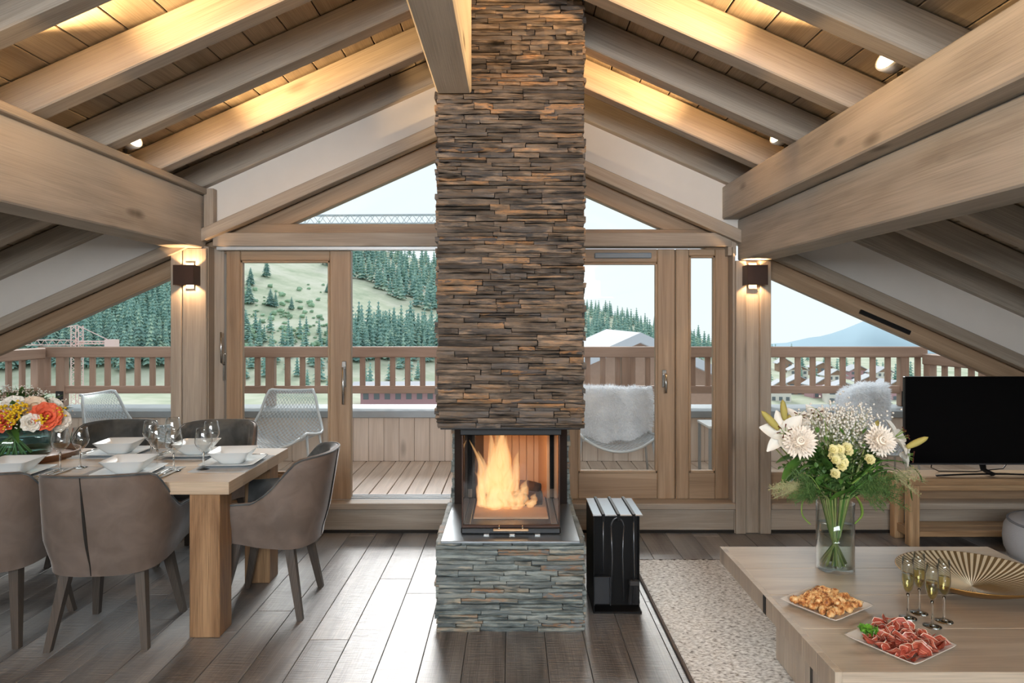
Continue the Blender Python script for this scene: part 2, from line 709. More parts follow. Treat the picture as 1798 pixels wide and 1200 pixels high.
M['fireglass'] = thin_glass('stove_glass', (0.94, 0.92, 0.9, 1), 1.3, 0.04)
M['lampglow'] = emit('lamp_glow', (1.0, 0.82, 0.55, 1), 14.0)
M['ceramic'] = plain('white_ceramic', S(226, 230, 230), 0.25, spec=0.5)
M['stone'] = slate('warm_lit_ledge_slate', [(0.0, S(78, 70, 63)), (0.22, S(106, 94, 82)), (0.45, S(132, 114, 96)), (0.64, S(96, 90, 85)), (0.82, S(146, 124, 102)), (0.95, S(172, 132, 94)), (1.0, S(88, 83, 80))])  # same slate as the plinth, warm lamp light put into its browns
M['plinthstone'] = slate('daylit_ledge_slate', [(0.0, S(104, 114, 114)), (0.25, S(130, 140, 138)), (0.5, S(156, 162, 156)), (0.7, S(118, 128, 128)), (0.88, S(158, 152, 136)), (0.97, S(160, 128, 102)), (1.0, S(112, 118, 118))])  # same slate as the chimney, cool daylight put into its grey-greens
# ================================================================ the room
RX = -0.3055                      # x of the ridge


def zb(x):                        # underside of the rafters
    return 3.372 - 0.446 * abs(x - RX)


def zt(x):                        # top of the sloping trim on the gable
    return 3.07 - 0.445 * abs(x - RX)


WL, WR, WY, RY = -4.75, 4.75, 5.0, -2.6

# floor: slab with one oak plank laid beside the other
fl = MB().box((0, 1.2, -0.06), (WR - WL, 7.6, 0.1), ch=0)
floor = struct('floor', fl, M['dark'])
x = -4.4
row = 0
rnd = random.Random(3)
while x < 4.7:
    w = 0.19
    y = -0.6 - rnd.random() * 1.6
    while y < 4.99:
        L_ = rnd.choice((1.2, 1.6, 1.9, 2.2))
        y1 = min(y + L_, 4.99)
        if y1 - y < 0.25:
            y1 = 4.99
        if y1 > 0.9:
            mb = MB().box((x + w / 2, (y + y1) / 2, -0.006), (w - 0.0025, y1 - y - 0.0025, 0.014), ch=0.0018, g=1)
            obj('plank', mb, M['floor'], floor)
        y = y1
    x += w
    row += 1

# ceiling: roof skin above, boards below it running from the gable to the rear
mb = MB()
for sgn in (-1, 1):
    xe = WL - 0.3 if sgn < 0 else WR + 0.3
    mb.prism([(RX, zb(RX) + 0.225), (xe, zb(xe) + 0.225), (xe, zb(xe) + 0.35), (RX, zb(RX) + 0.35)], RY - 0.1, 5.3)
ceiling = struct('ceiling', mb, M['dark'])
sl = math.hypot(1, 0.446)
for sgn in (-1, 1):
    n = 24
    for i in range(n):
        d0 = 0.03 + i * 0.2
        xm = RX + sgn * (d0 + 0.1) / sl
        if abs(xm) > 4.9:
            continue
        R = Matrix.Rotation(math.atan(0.446) * sgn, 3, 'Y')
        yj = rnd.uniform(0.2, 3.6)
        for (ya, yb) in ((RY, yj), (yj, 5.05)):
            mb = MB().box((xm, (ya + yb) / 2, zb(xm) + 0.205), (0.194, yb - ya - 0.004, 0.018), R, 0.003, 1)
            obj('ceiling_board', mb, M['board'], ceiling)

# rafters in pairs from ridge to eaves
for k in range(0, 13):
    y0 = 4.93 - 0.587 * k
    for sgn in (-1, 1):
        xa = RX + sgn * 0.07
        xb = WL + 0.02 if sgn < 0 else WR - 0.02
        up = Vector((0.446 * sgn, 0, 1))
        hh = 0.185 / 2
        mb = MB().beam((xa, y0 + 0.055, zb(xa) + hh), (xb, y0 + 0.055, zb(xb) + hh), 0.11, 0.17, up, 0.006)
        struct('rafter', mb, M['rafter'])

# ridge beam, purlins, posts
struct('ridge_beam', MB().box((-0.286, 0.35, 3.02), (0.172, 6.05, 0.705), ch=0.008, g=1), M['beam'])
lp = struct('purlin_beam', MB().box((-2.357, 1.2, 2.262), (0.238, 7.6, 0.384), ch=0.008, g=1), M['beam'])
struct('purlin_cap', MB().box((-2.345, 1.2, 2.477), (0.285, 7.6, 0.045), ch=0.005, g=1), M['rafter'], lp)
rp = struct('purlin_beam', MB().box((1.6645, 1.2, 2.4035), (0.255, 7.6, 0.24), ch=0.008, g=1), M['beam'])
struct('lower_purlin', MB().box((1.765, 1.2, 2.132), (0.23, 7.6, 0.298), ch=0.008, g=1), M['beam'], rp)

lpost = struct('pillar', MB().box((-2.34, 5.03, 1.035), (0.26, 0.14, 2.07), ch=0.003, g=2), M['trim'])
struct('post_board', MB().box((-2.43, 4.955, 1.035), (0.078, 0.03, 2.066), ch=0.004, g=2), M['trim'], lpost)
struct('post_board', MB().box((-2.294, 4.955, 1.035), (0.172, 0.034, 2.066), ch=0.004, g=2), M['trim'], lpost)
rpost = struct('pillar', MB().box((1.744, 5.03, 0.99), (0.26, 0.14, 1.98), ch=0.003, g=2), M['trim'])
struct('post_board', MB().box((1.655, 4.952, 0.99), (0.075, 0.036, 1.976), ch=0.004, g=2), M['trim'], rpost)
struct('post_board', MB().box((1.742, 4.965, 0.99), (0.095, 0.02, 1.976), ch=0.004, g=2), M['trim'], rpost)
struct('post_board', MB().box((1.832, 4.952, 0.99), (0.08, 0.036, 1.976), ch=0.004, g=2), M['trim'], rpost)
# stub posts between purlin and sloping trim
struct('post_stub', MB().box((-2.19, 4.96, 2.36), (0.07, 0.06, 0.28), ch=0.003, g=2), M['trim'], lpost)

# gable wall: white strip between last rafter and sloping trim, with trims
mb = MB()
for sgn in (-1, 1):
    xe = WL if sgn < 0 else WR
    mb.prism([(RX, zt(RX) - 0.07), (xe, zt(xe) - 0.07), (xe, zb(xe) + 0.22), (RX, zb(RX) + 0.22)], 5.0, 5.16)
struct('wall_back', mb, M['plaster'])
slope = 0.445
for sgn, nm in ((-1, 'trim_1'), (1, 'trim_2')):
    xe = WL if sgn < 0 else WR
    up = Vector((slope * sgn, 0, 1))
    mb = MB().beam((RX, 4.965, zt(RX) - 0.047), (xe, 4.965, zt(xe) - 0.047), 0.09, 0.086, up, 0.004)
    struct(nm, mb, M['trim'])

# transom across the doors
t3 = struct('trim_3', MB().box((-0.29, 5.06, 2.136), (3.78, 0.17, 0.10), ch=0.004, g=0), M['trim'])
struct('frame_filler', MB().box((1.606, 5.06, 2.12), (0.06, 0.15, 0.2), ch=0.003, g=2), M['trim'], t3)
# white blind cassette above the sliding door
struct('trim_4', MB().box((-1.35, 5.02, 2.073), (1.62, 0.06, 0.026), ch=0.003, g=0), M['whitemetal'])

# sill bench along the whole gable and its front board
for nm, xa, xb in (('trim_5', WL, -2.475), ('trim_6', -2.2, 1.615), ('trim_7', 1.875, WR)):
    t = struct(nm, MB().box(((xa + xb) / 2, 5.0, 0.098), (xb - xa, 0.06, 0.155), ch=0.003, g=0), M['trim'])
    struct('sill_board', MB().box(((xa + xb) / 2, 5.03, 0.2), (xb - xa, 0.20, 0.046), ch=0.005, g=0), M['trim'], t)
    struct('skirting', MB().box(((xa + xb) / 2, 4.985, 0.01), (xb - xa, 0.04, 0.02), ch=0, g=0), M['dark'], t)

GY = 5.11                          # window plane


def sloped_window(nm, sgn, xin, xout, zbot, rail):
    """triangular window: frame along the slope, inner stile, bottom rail, pane"""
    fm = MB()
    off_top = 0.08
    up = Vector((slope * sgn, 0, 1))
    h = 0.135
    za, zo = zt(xin) - off_top - h / 2, zt(xout) - off_top - h / 2
    fm.beam((xin, GY, za), (xout, GY, zo), 0.08, h * 0.95, up, 0.006)
    win = struct(nm, fm, M['frame'])
    if rail > 0:
        struct('window_frame', MB().box(((xin + xout) / 2, GY, zbot - rail / 2), (abs(xout - xin), 0.088, rail), ch=0.005, g=0), M['frame'], win)
    zi = zt(xin) - 0.21
    poly = [(xin, zbot), (xout, zbot), (xout, max(zbot + 0.001, zt(xout) - 0.21)), (xin, zi)]
    struct('pane', MB().prism(poly, GY - 0.004, GY + 0.004), M['glass'], win)
    return win

w1 = sloped_window('window_1', -1, -2.47, -4.6, 0.42, 0.2)
w2 = sloped_window('window_2', 1, 1.87, 4.6, 0.42, 0.2)
# dark ventilation strip on the right sloping frame
pa, pb = P(1510, 547, GY - 0.05), P(1598, 585, GY - 0.05)
struct('vent_strip', MB().beam(pa, pb, 0.02, 0.032, Vector((slope, 0, 1)), 0.003), M['black'], w2)

# upper triangles
for nm, sgn, xo in (('window_3', -1, -1.72), ('window_4', 1, 1.25)):
    fm = MB()
    up = Vector((slope * sgn, 0, 1))
    xe = RX + sgn * (1.97 if sgn < 0 else 1.93)
    fm.beam((RX, GY, zt(RX) - 0.08 - 0.0675), (xe, GY, zt(xe) - 0.08 - 0.0675), 0.08, 0.128, up, 0.006)
    win = struct(nm, fm, M['frame'])
    zl = 2.262 if sgn < 0 else 2.222
    struct('window_frame', MB().box(((RX + xe) / 2, GY, (2.187 + zl) / 2), (abs(xe - RX), 0.088, zl - 2.187), ch=0.004, g=0), M['frame'], win)
    struct('frame_corner', MB().prism([(xe, 2.10), (RX + sgn * 1.3, 2.10), (RX + sgn * 1.3, zt(RX + sgn * 1.3) - 0.2), (xe, max(2.12, zt(xe) - 0.07))], GY - 0.03, GY + 0.035), M['frame'], win) if False else None
    xt = RX + sgn * (3.07 - 0.21 - zl) / 0.445
    struct('pane', MB().prism([(RX, zl), (xt, zl), (RX, zt(RX) - 0.21)], GY - 0.004, GY + 0.004), M['glass'], win)


def leaf(nm, xa, xb, za, zb_, y, st_l, st_r, top, bot, mat, parent=None):
    """framed glazed leaf as one structure with stiles, rails and a pane"""
    d = 0.065
    root = struct(nm, MB().box((xa + st_l / 2, y, (za + zb_) / 2), (st_l, d, zb_ - za), ch=0.006, g=2), mat, parent)
    p = parent or root
    struct('stile', MB().box((xb - st_r / 2, y, (za + zb_) / 2), (st_r, d, zb_ - za), ch=0.006, g=2), mat, p)
    struct('rail', MB().box(((xa + st_l + xb - st_r) / 2, y, zb_ - top / 2), (xb - xa - st_l - st_r, d - .006, top), ch=0.006, g=0), mat, p)
    struct('rail', MB().box(((xa + st_l + xb - st_r) / 2, y, za + bot / 2), (xb - xa - st_l - st_r, d - .006, bot), ch=0.006, g=0), mat, p)
    bead = MB()
    gx0, gx1, gz0, gz1 = xa + st_l, xb - st_r, za + bot, zb_ - top
    for (c, s) in (((gx0 + .008, y - .01, (gz0 + gz1) / 2), (.016, .04, gz1 - gz0)), ((gx1 - .008, y - .01, (gz0 + gz1) / 2), (.016, .04, gz1 - gz0)),
                   (((gx0 + gx1) / 2, y - .01, gz1 - .008), (gx1 - gx0, .04, .016)), (((gx0 + gx1) / 2, y - .01, gz0 + .008), (gx1 - gx0, .04, .016))):
        bead.box(c, s, ch=0.003)
    struct('glazing_bead', bead, mat, p)
    struct('pane', MB().box(((gx0 + gx1) / 2, y, (gz0 + gz1) / 2), (gx1 - gx0, 0.006, gz1 - gz0), ch=0), M['glass'], p)
    return root


def lever(parent, x, y, z, plate_h, arm, down, grip=0.0):
    """window handle: back plate, neck and hanging grip"""
    h = struct('handle', MB().box((x, y - 0.004, z), (0.032, 0.009, plate_h), ch=0.003), M['chrome'], parent)
    mb = MB()
    mb.tube([(x, y, z + plate_h * 0.22), (x, y - 0.045, z + plate_h * 0.22)], 0.009)
    mb.tube([(x, y - 0.042, z + plate_h * 0.22 + 0.012), (x + 0.004, y - 0.045, z + plate_h * 0.22 - arm * 0.5), (x + 0.002, y - 0.044, z + plate_h * 0.22 - arm)], [0.011, 0.0095, 0.009], n=8)
    struct('handle_grip', mb, M['chrome'], h)
    return h


# sliding door on the left, pushed to the side
ds = leaf('door_1', -2.11, -1.19, 0.222, 2.062, 5.075, 0.105, 0.155, 0.075, 0.19, M['frame'])
lever(ds, -1.238, 5.04, 1.15, 0.19, 0.26, True)
# fixed left jamb of the sliding door with the slim outer handle
j = struct('door_jamb', MB().box((-2.17, 5.14, 1.15), (0.075, 0.16, 1.86), ch=0.004, g=2), M['trim'])
j.name = 'trim_8'
struct('jamb_board', MB().box((-2.228, 5.02, 1.15), (0.05, 0.12, 1.87), ch=0.004, g=2), M['trim'], j)
hj = struct('handle', MB().box((-2.128, 5.052, 1.20), (0.018, 0.012, 0.2), ch=0.003), M['chrome'], j)
struct('handle_grip', MB().tube([(-2.128, 5.05, 1.22), (-2.126, 5.005, 1.24), (-2.128, 5.0, 1.34), (-2.13, 5.004, 1.46)], [0.008, 0.01, 0.009, 0.008]), M['chrome'], hj)
# track of the sliding door
tr = MB()
for dy in (0.0, 0.04, 0.08):
    tr.box((-0.85, 5.07 + dy, 0.228), (2.6, 0.012, 0.014), ch=0.002)
tr.box((-0.85, 5.11, 0.221), (2.6, 0.14, 0.008), ch=0.001)
struct('door_track', tr, M['whitemetal'], ds)
# middle panel behind the chimney
struct('wall_middle', MB().box((0.03, 5.11, 1.15), (0.68, 0.1, 1.88), ch=0.003, g=2), M['trim'])

# hinged door on the right, and the side light
dh = leaf('door_2', 0.36, 1.207, 0.222, 2.075, 5.09, 0.13, 0.13, 0.10, 0.195, M['frame'])
lever(dh, 1.126, 5.055, 1.115, 0.13, 0.13, True)
struct('vent_strip', MB().box((0.82, 5.05, 2.026), (0.42, 0.025, 0.04), ch=0.004), plain('vent_blue_grey', S(120, 134, 146), 0.5), dh)
sw = leaf('window_5', 1.213, 1.605, 0.222, 2.075, 5.09, 0.097, 0.1, 0.05, 0.195, M['frame'])
struct('window_reveal', MB().box((1.612, 5.06, 1.15), (0.018, 0.2, 1.86), ch=0.002, g=2), M['trim'], sw)

# knee walls and rear gable (behind the camera) with its wide window opening
struct('wall_left', MB().box((WL - 0.06, 1.2, 0.66), (0.12, 7.7, 1.36), ch=0), M['plaster'])
struct('wall_right', MB().box((WR + 0.06, 1.2, 0.66), (0.12, 7.7, 1.36), ch=0), M['plaster'])
mb = MB()
mb.prism([(WL, 0), (WR, 0), (WR, 0.5), (WL, 0.5)], RY - 0.15, RY)
for sgn in (-1, 1):
    xe = WL if sgn < 0 else WR
    mb.prism([(sgn * 2.7, 0.5), (xe, 0.5), (xe, zb(xe) + 0.2), (sgn * 2.7, zb(sgn * 2.7) + 0.2)], RY - 0.15, RY)
mb.prism([(-2.7, 2.15), (2.7, 2.15), (2.7, zb(2.7) + 0.2), (RX, zb(RX) + 0.2), (-2.7, zb(-2.7) + 0.2)], RY - 0.15, RY)
struct('wall_front', mb, M['plaster'])

# ---------------------------------------------------------------- lamps of the room
def warm_spot(loc, direction, power, angle, blend=0.5, size=0.03, col=(1.0, 0.62, 0.28)):
    d = bpy.data.lights.new('spot', 'SPOT')
    d.energy = power
    d.color = col
    d.spot_size = math.radians(angle)
    d.spot_blend = blend
    d.shadow_soft_size = size
    o = bpy.data.objects.new('spot', d)
    COL.objects.link(o)
    o.location = loc
    o.rotation_euler = (-Vector(direction)).to_track_quat('Z', 'Y').to_euler()
    return o


SPOT_W = 400.0
spot_words = {(-1, 0): 'round up-light on the left purlin beam near the gable', (1, 0): 'small round up-light on the right purlin nearest the gable',
              (1, 1): 'larger round up-light on the right purlin, second from the gable'}
for sgn in (-1, 1):
    for k, y in enumerate((3.965, 2.80, 1.62, 0.45, -0.72)):
        bx = -2.245 if sgn < 0 else 1.59
        bz = 2.50 if sgn < 0 else 2.524
        c = Vector((bx - sgn * 0.03, y, bz + 0.095))
        dirn = Vector((-sgn * 0.87, -0.03, 0.49)).normalized()
        warm_spot(c + dirn * 0.045, dirn, SPOT_W, 84, 1.0)
        if (sgn, k) not in spot_words:
            if y > 2 or y < 0:
                pass
            lab = None
        else:
            lab = spot_words[(sgn, k)]
        t = thing('spotlight', lab or 'round up-light on a purlin beam overhead', 'lamp', (bx, y, bz), 'up-lights on the purlin beams')
        R = (dirn + Vector((0, -0.30, 0))).normalized().to_track_quat('Z', 'Y').to_matrix()
        obj('base', MB().lathe([(0, 0), (0.035, 0), (0.035, 0.008), (0.012, 0.012), (0.012, 0.04), (0, 0.04)], (bx, y, bz), 16), M['chrome'], t)
        hd = obj('lamp_head', MB().lathe([(0, -0.035), (0.05, -0.03), (0.064, 0.01), (0.064, 0.022), (0.058, 0.022), (0.058, 0.016), (0, 0.016)], c, 24, R=R), M['ceramic'], t)
        obj('lens', MB().lathe([(0, 0.0185), (0.056, 0.0185)], c, 24, R=R), M['lampglow'], hd)

for sgn, px, lab in ((-1, -2.322, 'dark bronze box wall lamp on the left wooden post'), (1, 1.735, 'dark bronze box wall lamp on the right wooden post')):
    zc = 1.868
    y0 = 4.934
    t = thing('wall_lamp', lab, 'lamp', (px, y0, zc), 'box wall lamps on the posts')
    mb = MB()
    for dx in (-0.07, 0.07):
        mb.box((px + dx, y0 - 0.055, zc), (0.006, 0.108, 0.142), ch=0.0015)
    mb.box((px, y0 - 0.107, zc), (0.146, 0.006, 0.142), ch=0.0015)
    obj('shade', mb, M['sconce'], t)
    obj('back_plate', MB().box((px, y0 - 0.004, zc), (0.06, 0.008, 0.19), ch=0.002), M['trim'], t)
    obj('bulb_holder', MB().box((px, y0 - 0.05, zc), (0.05, 0.06, 0.05), ch=0.006), M['chrome'], t)
    for s in (-1, 1):
        warm_spot((px, y0 - 0.05, zc + s * 0.035), (0, 0.12, s), 6.5, 112, 0.2, 0.01, (1.0, 0.60, 0.30))
# ================================================================ chimney breast of stacked slate
def ledge_stone(x0, x1, z0, z1, yb, yf, rg):
    """one split slate strip: back at yb, broken face near yf"""
    mb = MB()
    n = 4
    vs_ = []
    tl = rg.uniform(-0.002, 0.002)
    for i in range(n):
        t = i / (n - 1)
        xx = x0 + (x1 - x0) * t + (rg.uniform(-0.006, 0.006) if 0 < i < n - 1 else 0)
        j = lambda a: rg.uniform(-a, a)
        zt_ = z1 + j(0.0022) - tl * t
        zb_ = z0 + j(0.0022) - tl * t
        f = yf + j(0.007)
        zm = z0 + (z1 - z0) * rg.uniform(0.3, 0.7)
        vs_ += [(xx, yb, zb_), (xx + j(.002), f + abs(j(.006)), zb_), (xx + j(.002), f - rg.uniform(0, 0.008), zm), (xx + j(.002), f + abs(j(.007)), zt_), (xx, yb, zt_)]
    fs = []
    for i in range(n - 1):
        for k in range(4):
            a = i * 5 + k
            fs.append([a, a + 5, a + 6, a + 1])
    fs.append([0, 1, 2, 3, 4])
    o = (n - 1) * 5
    fs.append([o + 4, o + 3, o + 2, o + 1, o])
    mb.add(vs_, [f[::-1] for f in fs])
    return mb


def clad(parent, mat, x0, x1, z0, z1, yface, rowh, rg, maxparts=300, lmin=0.08, lmax=0.32, skip=None):
    """rows of stones on the front face; largest become parts, the rest one joined part"""
    st = []
    z = z0
    while z < z1 - 0.004:
        h = min(rg.uniform(rowh * 0.72, rowh * 1.3), z1 - z)
        if z1 - z - h < rowh * 0.4:
            h = z1 - z
        x = x0 + rg.uniform(-0.012, 0.004)
        xe = x1 + rg.uniform(-0.004, 0.012)
        while x < xe - 0.01:
            l = rg.uniform(lmin, lmax)
            if xe - x - l < lmin * 0.7:
                l = xe - x
            two = rg.random() < 0.28 and h > rowh * 0.95
            d = yface - rg.uniform(0.0, 0.013)
            if two:
                hh = h * rg.uniform(0.4, 0.6)
                st.append((x, x + l, z, z + hh, d))
                st.append((x, x + l, z + hh, z + h, yface - rg.uniform(0.0, 0.013)))
            else:
                st.append((x, x + l, z, z + h, d))
            x += l
        z += h
    st.sort(key=lambda s: -(s[1] - s[0]) * (s[3] - s[2]))
    rest = MB()
    for i, (a, b, c, d, yf) in enumerate(st):
        mb = ledge_stone(a + 0.0016, b - 0.0016, c + 0.0011, d - 0.0011, yface + 0.03, yf, rg)
        if i < maxparts:
            obj('stone', mb, mat, parent)
        else:
            rest.add(mb.v, mb.f)
    return rest


def clad_side(mb, xface, sgn, y0, y1, z0, z1, rowh, rg):
    """stones of a side face, collected in one mesh (they only show edge-on)"""
    z = z0
    while z < z1 - 0.004:
        h = min(rg.uniform(rowh * 0.75, rowh * 1.3), z1 - z)
        y = y0
        while y < y1 - 0.01:
            l = min(rg.uniform(0.08, 0.26), y1 - y)
            pr = rg.uniform(0.0, 0.018)
            mb.box((xface + sgn * (pr / 2 - 0.012), y + l / 2, z + h / 2), (0.03 + pr, l - 0.002, h - 0.0016), ch=0.0025, jit=0.0022)
            y += l
        z += h


rg = random.Random(11)
CX0, CX1, CYF = -0.368, 0.352, 3.40
chim = thing('chimney_breast', 'tall chimney breast of stacked ledge slate rising to the ridge', 'chimney', (0, 3.9, 1.012))
obj('core', MB().box((-0.008, 3.94, 2.28), (0.69, 1.03, 2.52), ch=0), M['dark'], chim)
rest = clad(chim, M['stone'], CX0, CX1, 1.012, 3.26, CYF, 0.0245, rg)
clad_side(rest, CX0, -1, 3.42, 4.45, 1.012, 3.3, 0.03, rg)
clad_side(rest, CX1, 1, 3.42, 4.45, 1.012, 3.3, 0.03, rg)
stuff(obj('stone_cladding', rest, M['stone'], chim))
obj('soffit', MB().box((-0.008, 3.93, 1.008), (0.70, 1.04, 0.012), ch=0.002), M['black'], chim)

# ---------------------------------------------------------------- fireplace: plinth, stove, rear pillar
fp = thing('fireplace', 'glazed wood fireplace on a slate plinth with a burning fire', 'fireplace', (0, 3.9, 0.0))
obj('plinth_core', MB().box((-0.008, 3.76, 0.222), (0.69, 0.68, 0.444), ch=0), M['dark'], fp)
rest = clad(fp, M['plinthstone'], CX0, CX1, 0.0, 0.442, CYF, 0.0235, rg)
clad_side(rest, CX0, -1, 3.42, 4.45, 0.0, 0.442, 0.03, rg)
clad_side(rest, CX1, 1, 3.42, 4.45, 0.0, 0.442, 0.03, rg)
clad_side(rest, -0.352, -1, 4.1, 4.45, 0.442, 1.0, 0.03, rg)
clad_side(rest, 0.335, 1, 4.1, 4.45, 0.442, 1.0, 0.03, rg)
stuff(obj('stone_cladding', rest, M['plinthstone'], fp))
obj('hearth_slab', MB().box((-0.008, 3.74, 0.449), (0.69, 0.72, 0.012), ch=0.002), M['steel'], fp)
# rear pillar as an open steel housing round the fire chamber
hs = MB()
hs.box((-0.297, 4.08, 0.73), (0.09, 0.03, 0.55), ch=0.002)
hs.box((0.283, 4.08, 0.73), (0.09, 0.03, 0.55), ch=0.002)
hs.box((-0.32, 4.27, 0.73), (0.045, 0.37, 0.55), ch=0.002)
hs.box((0.305, 4.27, 0.73), (0.045, 0.37, 0.55), ch=0.002)
hs.box((-0.008, 4.44, 0.73), (0.66, 0.03, 0.55), ch=0.002)
M['housing'] = plain('dark_brown_steel', S(34, 27, 24), 0.65, 0.0, 0.2, var=0.15)
obj('steel_housing', hs, M['housing'], fp)
# lintel band above the glass, bottom tray below it
obj('lintel', MB().box((-0.006, 3.79, 0.982), (0.52, 0.6, 0.045), ch=0.004), M['black'], fp)
obj('fire_tray', MB().box((-0.006, 3.79, 0.472), (0.51, 0.6, 0.034), ch=0.006), M['black'], fp)
# three-sided glass
gl = MB()
gl.box((-0.006, 3.50, 0.725), (0.49, 0.005, 0.47), ch=0)
gl.box((-0.251, 3.78, 0.725), (0.005, 0.555, 0.47), ch=0)
gl.box((0.239, 3.78, 0.725), (0.005, 0.555, 0.47), ch=0)
obj('stove_glass', gl, M['fireglass'], fp)
brown = plain('bronzed_frame', S(70, 52, 44), 0.4, 0.4)
fr = MB()
fr.box((-0.006, 3.497, 0.494), (0.5, 0.014, 0.016), ch=0.003)
fr.box((-0.254, 3.497, 0.725), (0.006, 0.012, 0.47), ch=0.001)
fr.box((0.242, 3.497, 0.725), (0.006, 0.012, 0.47), ch=0.001)
obj('glass_frame', fr, brown, fp)
hd = obj('handle', MB().box((-0.006, 3.468, 0.483), (0.18, 0.012, 0.012), ch=0.003), plain('pale_brass', S(214, 178, 140), 0.35, 0.6), fp)
kn = MB()
for dx in (-0.06, 0.06):
    kn.tube([(-0.006 + dx, 3.468, 0.489), (-0.006 + dx, 3.492, 0.496)], 0.006, 8)
obj('handle_stem', kn, M['chrome'], hd)
for dx in (-0.13, 0.0, 0.13):
    obj('door_stop', MB().box((dx, 3.478, 0.458), (0.03, 0.02, 0.006), ch=0.002), M['chrome'], fp)
# fire chamber of pale firebrick panels
fb = plain('firebrick', S(206, 172, 140), 0.8, bump=0.1, var=0.08)
for i in range(8):
    obj('brick', MB().box((-0.185 + 0.046 * (i + 0.5), 4.30, 0.75), (0.0445, 0.03, 0.52), ch=0.004), fb, fp)
for s in (-1, 1):
    R = Matrix.Rotation(s * 0.16, 3, 'Z')
    obj('side_panel', MB().box((-0.006 + s * 0.20, 4.17, 0.75), (0.02, 0.26, 0.52), R, 0.003), fb if s > 0 else M['black'], fp)
    obj('side_rail', MB().box((-0.006 + s * 0.225, 3.78, 0.493), (0.03, 0.5, 0.01), ch=0.002), M['steel'], fp)
obj('chamber_floor', MB().box((-0.006, 3.95, 0.492), (0.40, 0.62, 0.012), ch=0.003), fb, fp)
# logs
bark = plain('charred_log', S(66, 46, 36), 0.85, bump=0.8, bscale=40, var=0.4)
for i, (a, b, r) in enumerate((((-0.15, 3.86, 0.538), (0.17, 3.89, 0.538), 0.04), ((-0.16, 3.975, 0.538), (0.15, 3.985, 0.538), 0.04), ((-0.05, 3.97, 0.60), (0.16, 3.90, 0.585), 0.034))):
    lg = thing('firewood_log', ('charred log lying across the fire chamber floor', 'charred log crossing under the flames', 'glowing log end leaning on top at the right of the fire')[i], 'log', (Vector(a) + Vector(b)) / 2, 'logs burning in the fireplace')
    pts = [Vector(a).lerp(Vector(b), t / 6) for t in range(7)]
    obj('bark', MB().tube(pts, [r * rg.uniform(0.88, 1.1) for _ in pts], 10), bark, lg)

# flames
mf, nt, out = newmat('flame')
em = N(nt, 'ShaderNodeEmission')
tr_ = N(nt, 'ShaderNodeBsdfTransparent')
mx = N(nt, 'ShaderNodeMixShader')
uv = N(nt, 'ShaderNodeUVMap')
sp = N(nt, 'ShaderNodeSeparateXYZ')
nt.links.new(uv.outputs[0], sp.inputs[0])
mpn = N(nt, 'ShaderNodeMapping')
mpn.inputs['Scale'].default_value = (7, 2.2, 1)
nz = N(nt, 'ShaderNodeTexNoise')
nz.inputs['Scale'].default_value = 1.5
nz.inputs['Detail'].default_value = 3
nz.inputs['Distortion'].default_value = 0.7
oi = N(nt, 'ShaderNodeObjectInfo')
adv = N(nt, 'ShaderNodeVectorMath', operation='ADD')
nt.links.new(uv.outputs[0], adv.inputs[0])
cmb = N(nt, 'ShaderNodeCombineXYZ')
nt.links.new(math_(nt, 'MULTIPLY', oi.outputs['Random'], 20.0), cmb.inputs[0])
nt.links.new(cmb.outputs[0], adv.inputs[1])
nt.links.new(adv.outputs[0], mpn.inputs['Vector'])
nt.links.new(mpn.outputs[0], nz.inputs['Vector'])
lw = N(nt, 'ShaderNodeLayerWeight')
lw.inputs['Blend'].default_value = 0.35
core = math_(nt, 'SUBTRACT', 1.0, lw.outputs['Facing'])
dens = math_(nt, 'MULTIPLY', math_(nt, 'POWER', core, 1.3), math_(nt, 'ADD', 0.35, math_(nt, 'MULTIPLY', nz.outputs['Fac'], 0.7)))
fade = math_(nt, 'SUBTRACT', 1.0, math_(nt, 'POWER', sp.outputs['Y'], 2.2))
dens = math_(nt, 'MINIMUM', math_(nt, 'MULTIPLY', math_(nt, 'MULTIPLY', dens, fade), 0.62), 0.9)
cr = ramp(nt, [(0.0, (1.0, 0.30, 0.07, 1)), (0.45, (1.0, 0.42, 0.12, 1)), (0.75, (1.0, 0.62, 0.28, 1))])
nt.links.new(math_(nt, 'MULTIPLY', core, math_(nt, 'ADD', nz.outputs['Fac'], 0.3)), cr.inputs['Fac'])
nt.links.new(cr.outputs['Color'], em.inputs['Color'])
em.inputs['Strength'].default_value = 1.6
nt.links.new(dens, mx.inputs[0])
nt.links.new(tr_.outputs[0], mx.inputs[1])
nt.links.new(em.outputs[0], mx.inputs[2])
nt.links.new(mx.outputs[0], out.inputs['Surface'])

fire = thing('fire', 'tall orange flames leaping behind the fireplace glass', 'fire', (-0.06, 3.86, 0.5))
rf = random.Random(5)
#        base x, y, height, radius, lean x
tongues = [(-0.10, 3.84, 0.44, 0.062, 0.01), (-0.07, 3.88, 0.46, 0.066, 0.015), (-0.14, 3.82, 0.32, 0.05, -0.02), (-0.04, 3.85, 0.40, 0.055, 0.015),
           (-0.17, 3.88, 0.37, 0.026, -0.035), (0.00, 3.86, 0.31, 0.042, 0.035), (-0.09, 3.80, 0.30, 0.065, 0.0), (-0.03, 3.80, 0.24, 0.06, 0.01),
           (0.05, 3.84, 0.15, 0.045, 0.03), (-0.17, 3.84, 0.2, 0.04, -0.02), (0.10, 3.82, 0.08, 0.04, 0.03), (-0.08, 3.92, 0.46, 0.045, 0.03),
           (-0.10, 3.78, 0.16, 0.07, 0.01), (0.02, 3.80, 0.12, 0.065, 0.03), (-0.12, 3.9, 0.44, 0.035, -0.01), (-0.06, 3.86, 0.28, 0.07, 0.0), (-0.11, 3.87, 0.22, 0.075, -0.01)]
